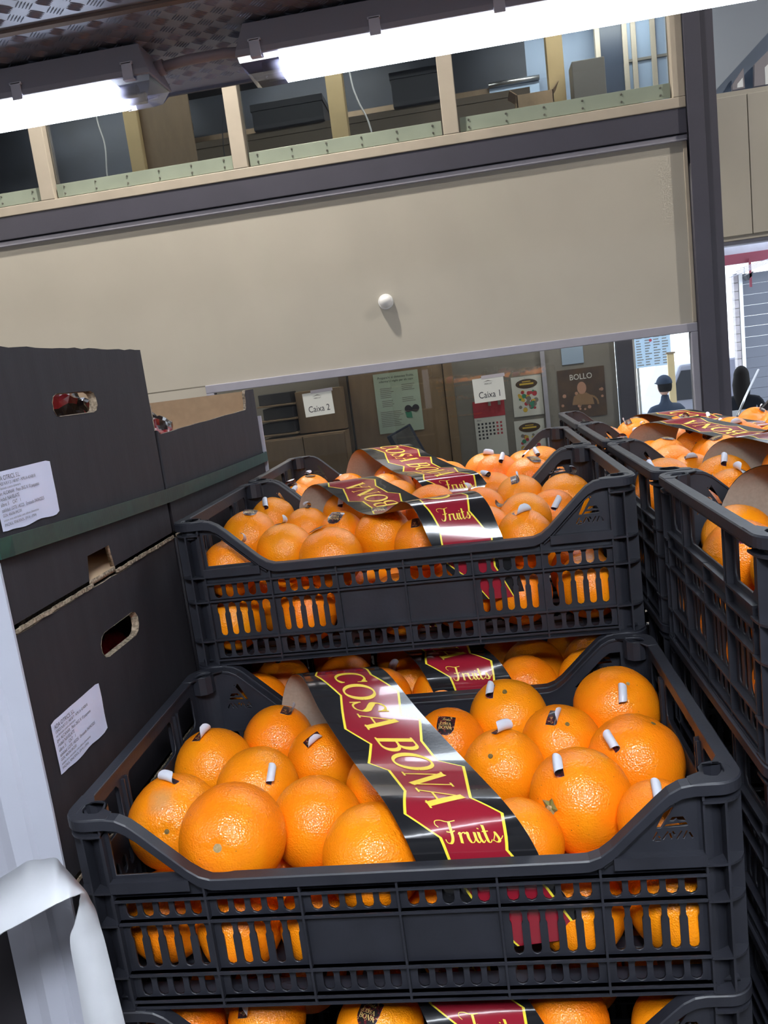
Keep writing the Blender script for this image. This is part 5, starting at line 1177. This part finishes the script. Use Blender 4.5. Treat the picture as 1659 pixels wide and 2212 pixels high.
stack_thing('wall_equipment', -2.05, -1.80, 6.4, 6.8, 2.35, 2.90, 'dark_obj', 'dark wall mounted equipment left of the middle pane', 'equipment')
tagb(box_obj('equipment_stand', -2.0, -1.85, 6.5, 6.7, 1.66, 2.35, 'dark_obj', None), 'dark stand carrying the equipment in the mezzanine', 'stand')
tagb(box_obj('ceiling_duct', -4.0, 1.1, 5.9, 6.3, 2.92, 3.18, 'dark_room', None, .01), 'dark duct under the mezzanine ceiling', 'duct')
stack_thing('grey_carton', 1.275, 1.487, 5.20, 5.36, 2.05, 2.378, 'cab_grey', 'plain grey carton standing behind the mezzanine glass', 'box', False)
tagb(box_obj('carton_shelf', .78, 1.70, 5.15, 5.39, 1.66, 2.05, 'wood_dark', None, .003), 'low shelf carrying cartons behind the mezzanine glass', 'shelf')
t = empty('open_carton', (1.02, 5.27, 2.05)); tag(t, 'open brown carton with raised flaps behind the mezzanine glass', 'box')
for a in ((-.12, .12, -.10, -.094), (-.12, .12, .094, .10), (-.12, -.114, -.10, .10), (.114, .12, -.10, .10)): box_obj('side_panel', *a, 0, .17, 'kraft_box', t)
bm = bmesh.new(); prism(bm, [(-.12, .17), (-.165, .205), (-.160, .209), (-.114, .172)], 'y', -.1, .1); bm_obj('flap', bm, 'kraft_box', t)
bm = bmesh.new(); prism(bm, [(.12, .17), (.160, .215), (.155, .219), (.114, .172)], 'y', -.1, .1); bm_obj('flap', bm, 'kraft_box', t)
t = empty('roller_blind', (1.03, 6.86, 2.80)); tag(t, 'pale blue roller blind in the mezzanine', 'blind'); box_obj('cloth', -.21, .21, 0, .006, -.75, 0, 'blind', t); bm = bmesh.new(); cyl(bm, (-.215, -.01, .012), (.215, -.01, .012), .022, None, 14); bm_obj('roller', bm, 'chrome', t)
t = empty('mezzanine_partition', (1.95, 6.80, 1.66)); tag(t, 'glazed partition with beige bars at the right end of the mezzanine', 'partition')
for x in (-.22, .0, .07, .225, .38): box_obj('bar', x - .02, x + .02, -.03, .03, 0, 1.53, 'frame_beige', t, .003)
box_obj('cross_bar', -.02, .38, -.02, .02, 1.13, 1.15, 'cab_grey', t)
for a, b in ((.0, .07), (.07, .225), (.225, .38)): box_obj('frosted_pane', a + .02, b - .02, -.004, .004, 0, 1.53, 'blind', t)
box_obj('dark_leaf', -.20, -.02, -.01, .01, 0, 1.53, 'monitor', t)
# upper right of the column
t = empty('stair_soffit', (2.665, 6.84, 2.48)); tag(t, 'blue sloping soffit above the right wall panel', 'soffit'); bm = bmesh.new(); prism(bm, [(-.25, -.30), (0.0, 0.0), (.435, .375), (.80, .70), (.80, .90), (-.25, .90)], 'y', -.05, 0); bm_obj('sloping_sheet', bm, 'roof', t)
def slant_window(pts, pane, label):
    t = empty('slanted_window', (0, 6.80, 0)); tag(t, label, 'window', 'slanted windows above the right panel'); bm = bmesh.new(); prism(bm, pts, 'y', -.04, 0); bm_obj('frame', bm, 'fixture', t)
    bm = bmesh.new(); prism(bm, pane, 'y', -.045, -.041); bm_obj('pane', bm, 'white', t)
slant_window([(2.776, 2.44), (2.776, 2.483), (2.866, 2.594), (2.871, 2.44)], [(2.81, 2.45), (2.813, 2.48), (2.855, 2.52), (2.858, 2.45)], 'small slanted window with a bright pane above the right panel')
slant_window([(2.945, 2.44), (2.955, 2.61), (3.094, 2.717), (3.40, 2.74), (3.40, 2.44)], [(3.03, 2.44), (3.03, 2.57), (3.12, 2.64), (3.35, 2.66), (3.35, 2.44)], 'larger slanted window cut off by the picture edge above the right panel')

# ------------------------------------------------------------------ outside beyond the loading door
GO = -1.78
bpy.data.objects['ground_outside'].location.z = GO - FLOOR
ob = empty('canopy', (4.2, 11.9, 0)); tag(ob, 'silver canopy with a dark red beam outside the loading door', 'canopy')
box_obj('silver_fascia', -1.5, 6, .05, .10, 1.54, 2.6, 'silver', ob); box_obj('red_beam', -1.5, 6, -.05, .05, 1.40, 1.54, 'red_beam', ob, .004)
bm = bmesh.new()
for k in range(4): prism(bm, [(-.05 + k * .02, 1.20 + k * .03), (.75, 1.40 + k * .012), (.75, 1.41 + k * .012), (-.05 + k * .02, 1.212 + k * .03)], 'y', -.30 - k * .1, -.25 - k * .1)
bm_obj('roof_sheets', bm, 'silver', ob)
bm = bmesh.new(); box(bm, .30, .33, -.1, -.07, 1.05, 1.45); bm_obj('hanger', bm, 'red_beam', ob)
gw = empty('roller_shutter', (4.46, 12.0, GO)); tag(gw, 'large grey roller shutter outside at right', 'shutter')
for k in range(20): box_obj('slat', 0, 4, -.008 - .002 * (k % 2), .03, k * .152, k * .152 + .150, 'container', gw, .004)
box_obj('white_jamb', -.055, -.005, -.03, .04, 0, 3.05, 'white', gw, .003)
bp_ = empty('brick_pier', (4.335, 12.0, GO)); tag(bp_, 'narrow pale brick pier beside the grey shutter', 'pier')
for k in range(25): box_obj('brick', 0, .062, -.02, .10, k * .122, k * .122 + .112, 'brick', bp_, .003)
box_obj('mortar', .002, .060, -.012, .098, 0, 3.05, 'cab_grey', bp_)
t = empty('wall_lamp', (4.50, 11.9, 1.22)); tag(t, 'small dark hooded lamp on the shutter', 'lamp'); bm = bmesh.new(); prism(bm, [(-.05, 0), (.06, .05), (.04, -.02), (-.02, -.07)], 'y', -.1, .05); bm_obj('hood', bm, 'dark_obj', t, bevel=.005); bm = bmesh.new(); cyl(bm, (-.03, .02, .03), (-.03, .02, .12), .01, None, 8); bm_obj('bracket', bm, 'white', t)
t = empty('price_board', (3.14, 12.0, GO)); tag(t, 'pale blue outdoor notice board with columns of lists', 'board')
box_obj('panel', -.27, .26, 0, .03, 1.87, 2.60, 'board_sheet', t, .004); box_obj('leg', -.25, -.22, 0, .03, 0, 1.87, 'cab_grey', t); box_obj('leg', .21, .24, 0, .03, 0, 1.87, 'cab_grey', t)
bm = bmesh.new()
for c in range(4):
    for r in range(16): box(bm, -.24 + c * .125, -.24 + c * .125 + rnd.uniform(.05, .10), -.003, -.001, 1.90 + r * .04, 1.915 + r * .04)
bm_obj('list_lines', bm, 'cab_grey', t); bm = bmesh.new(); cyl(bm, (-.03, -.004, 2.26), (-.03, -.001, 2.26), .022, None, 12); bm_obj('red_dot', bm, 'red_ink', t)
t = empty('wooden_stake', (3.15, 11.0, GO)); tag(t, 'tan wooden upright standing in front of the notice board', 'post'); box_obj('upright', -.045, .045, -.02, .02, 0, 2.05, 'post_yellow', t, .004); box_obj('cap', -.06, .06, -.03, .03, 2.05, 2.075, 'wood', t, .002)
tagb(box_obj('kerb_yellow', 2.0, 4.2, 12.3, 12.5, GO, GO + .12, 'yellow_ink', None, .01), 'yellow painted kerb outside', 'kerb')
t = empty('parked_van', (3.95, 13.2, GO)); tag(t, 'pale parked van glimpsed outside through the office', 'van')
bm = bmesh.new(); prism(bm, [(-.55, .30), (-.55, 1.0), (-.40, 1.25), (-.15, 1.80), (2.0, 1.85), (2.0, .30)], 'y', 0, 1.7); bm_obj('bodywork', bm, 'trim_light', t, bevel=.04)
bm = bmesh.new(); prism(bm, [(-.36, 1.22), (-.13, 1.70), (.35, 1.70), (.35, 1.22)], 'y', -.01, 0); bm_obj('side_window', bm, 'dark_obj', t)
for x in (-.1, 1.5):
    bm = bmesh.new(); cyl(bm, (x, -.02, .32), (x, .20, .32), .32, None, 20); bm_obj('wheel', bm, 'dark_obj', t, bevel=.02)
bm = bmesh.new(); tube_path(bm, [(2.37, 5.73, -.125), (2.55, 6.1, -.02), (2.86, 6.7, .15)], .009, 8)
tagb(bm_obj('metal_rod', bm, 'chrome'), 'thin slanting steel rod beyond the far right oranges', 'rod')
t = empty('hand_truck', (2.75, 5.9, FLOOR)); tag(t, 'dark hand truck with silver fittings behind the right row', 'hand truck')
box_obj('deck', -.40, .5, -.2, .3, .70, .82, 'dark_obj', t, .01)
for x in (-.35, .45):
    bm = bmesh.new(); cyl(bm, (x, 0, .0), (x, 0, .78), .02, None, 8); bm_obj('leg', bm, 'dark_obj', t)
for k in range(4): box_obj('fitting', -.30 + k * .17, -.24 + k * .17, -.24, -.19, .80 + .02 * (k % 2), .86 + .02 * (k % 2), 'chrome', t, .004)

# ------------------------------------------------------------------ people
def person(loc, rz, height, pose, mats, label, hair, cap=False):
    t = empty('person', loc, rz); tag(t, label, 'person'); k = height / 1.75
    J = {'pel': (0, 0, .95, .135), 'wai': (0, .0, 1.08, .120), 'che': (0, -.01, 1.28, .150), 'nec0': (0, .0, 1.44, .075), 'nec': (0, -.01, 1.50, .055), 'hd': (0, -.015, 1.56, .05)}
    E = [('pel', 'wai'), ('wai', 'che'), ('che', 'nec0'), ('nec0', 'nec'), ('nec', 'hd')]
    for s, sd in ((-1, 'l'), (1, 'r')):
        J[sd+'hip'] = (s * .09, 0, .90, .095); J[sd+'kne'] = (s * .11, -.03 + pose.get(sd+'k', 0), .49, .062); J[sd+'ank'] = (s * .12, .03 + pose.get(sd+'a', 0), .09, .042); J[sd+'toe'] = (s * .13, -.13 + pose.get(sd+'a', 0), .04, .036)
        J[sd+'sho'] = (s * .18, 0, 1.39, .062); e = pose.get(sd+'e', (s * .27, .0, 1.12)); h = pose.get(sd+'h', (s * .29, -.08, .88)); J[sd+'elb'] = (*e, .045); J[sd+'wri'] = (*h, .030)
        E += [('pel', sd+'hip'), (sd+'hip', sd+'kne'), (sd+'kne', sd+'ank'), (sd+'ank', sd+'toe'), ('che', sd+'sho'), (sd+'sho', sd+'elb'), (sd+'elb', sd+'wri')]
        ev, hv = Vector(e), Vector(h); d = (hv - ev).normalized(); u = d.cross(Vector((0, 1, .1))).normalized()
        pm = hv + d * .07; J[sd+'pal'] = (*pm, .026); E.append((sd+'wri', sd+'pal'))
        for q in range(5):
            off = u * ((q - 1.5) * .020) if q < 4 else u * -.045; Lf = (.055, .065, .060, .048, .035)[q]
            b0 = pm + off * .9 + d * (.018 if q < 4 else -.03); b1 = b0 + d * Lf * .55 + off * (.1 if q < 4 else .5); b2 = b1 + d * Lf * .45 + Vector((0, -.012, 0))
            for nm, pp, rr_ in (('a', b0, .010), ('b', b1, .009), ('c', b2, .008)): J['%s%d%s' % (sd, q, nm)] = (*pp, rr_)
            E += [(sd+'pal', '%s%da' % (sd, q)), ('%s%da' % (sd, q), '%s%db' % (sd, q)), ('%s%db' % (sd, q), '%s%dc' % (sd, q))]
    keys = list(J); idx = {n: i for i, n in enumerate(keys)}
    me = bpy.data.meshes.new('body'); me.from_pydata([tuple(c * k for c in J[n][:3]) for n in keys], [(idx[a], idx[b]) for a, b in E], [])
    o = new_obj('body', me, mats, t); md = o.modifiers.new('skin', 'SKIN'); md.use_smooth_shade = True
    for i, n in enumerate(keys): r = J[n][3] * k; me.skin_vertices[0].data[i].radius = (r, r * (.72 if n in ('pel', 'wai', 'che') else 1)); me.skin_vertices[0].data[i].use_root = (n == 'pel')
    ss = o.modifiers.new('sub', 'SUBSURF'); ss.levels = 1; ss.render_levels = 1
    bm = bmesh.new(); bmesh.ops.create_uvsphere(bm, u_segments=28, v_segments=20, radius=1)
    for v in bm.verts:
        d = v.co.copy(); x, y, z = d.x * .076, d.y * .096, d.z * .118
        if z < 0: x *= 1 - .35 * (-d.z) ** 1.5; y = y * (1 - .15 * -d.z) - .006 * -d.z
        y -= .022 * math.exp(-(d.x / .16) ** 2 - ((d.z + .12) / .22) ** 2) * (1 if d.y < 0 else 0)
        y += .010 * (math.exp(-((abs(d.x) - .36) / .16) ** 2 - ((d.z - .08) / .10) ** 2)) * (1 if d.y < 0 else 0)
        y -= .006 * math.exp(-(d.x / .25) ** 2 - ((d.z + .48) / .08) ** 2) * (1 if d.y < 0 else 0)
        x += .012 * math.copysign(math.exp(-((d.y - .1) / .14) ** 2 - ((d.z + .05) / .22) ** 2), d.x) * (1 if abs(d.x) > .85 else 0)
        v.co = Vector((x, y - .02, z + 1.645)) * k
    for f in bm.faces: f.smooth = True
    bm_obj('head', bm, 'skin', t)
    bm = bmesh.new()
    for s in (-1, 1): bmesh.ops.create_uvsphere(bm, u_segments=8, v_segments=6, radius=.010 * k, matrix=Matrix.Translation(Vector((s * .030, -.100, 1.655)) * k))
    bm_obj('eyes', bm, 'ink', t)
    bm = bmesh.new(); bmesh.ops.create_uvsphere(bm, u_segments=24, v_segments=16, radius=1)
    for v in bm.verts:
        d = v.co.copy(); x, y, z = d.x * .086, d.y * .106 + .008, d.z * .126
        if hair == 'long':
            if d.y < -.35 and d.z < .45: y = -.35 * .106
            if d.z < -.1: z = d.z * .48; x *= 1.18; y = max(y, 0.0) * 1.2 + .01
        else:
            if d.z < .1: z = max(z, -.075 if d.y > -.2 else .03)
        v.co = Vector((x, y - .01, z + 1.66)) * k
    for f in bm.faces: f.smooth = True
    bm_obj('hair', bm, 'hair', t)
    if cap:
        bm = bmesh.new(); bmesh.ops.create_uvsphere(bm, u_segments=24, v_segments=12, radius=1)
        for v in bm.verts: d = v.co.copy(); v.co = Vector((d.x * .094, d.y * .116 - .008, max(d.z, 0) * .110 + 1.685)) * k
        prism(bm, [((.075 * math.cos(a)) * k, (-.10 - .085 * abs(math.sin(a))) * k) for a in [math.pi * i / 10 for i in range(11)]], 'z', 1.688 * k, 1.698 * k)
        bm_obj('cap', bm, 'cloth_navy', t, smooth=True)
    return t
person((2.82, 10.0, GO), 3.35, 1.78, {'le': (-.30, -.02, 1.13), 'lh': (-.33, -.16, .95), 'rh': (.26, -.22, 1.02)}, ['cloth_navy'], 'person in a dark jacket and cap modelled from a reflection in the glass, hand raised', 'short', cap=True)  # solid figure standing in for a reflection in the office glass
person((3.66, 9.7, GO), 2.6, 1.80, {'re': (.25, -.10, 1.16), 'rh': (.20, -.28, 1.12)}, ['cloth_black'], 'person dressed in black with long dark hair beyond the steel column', 'long')
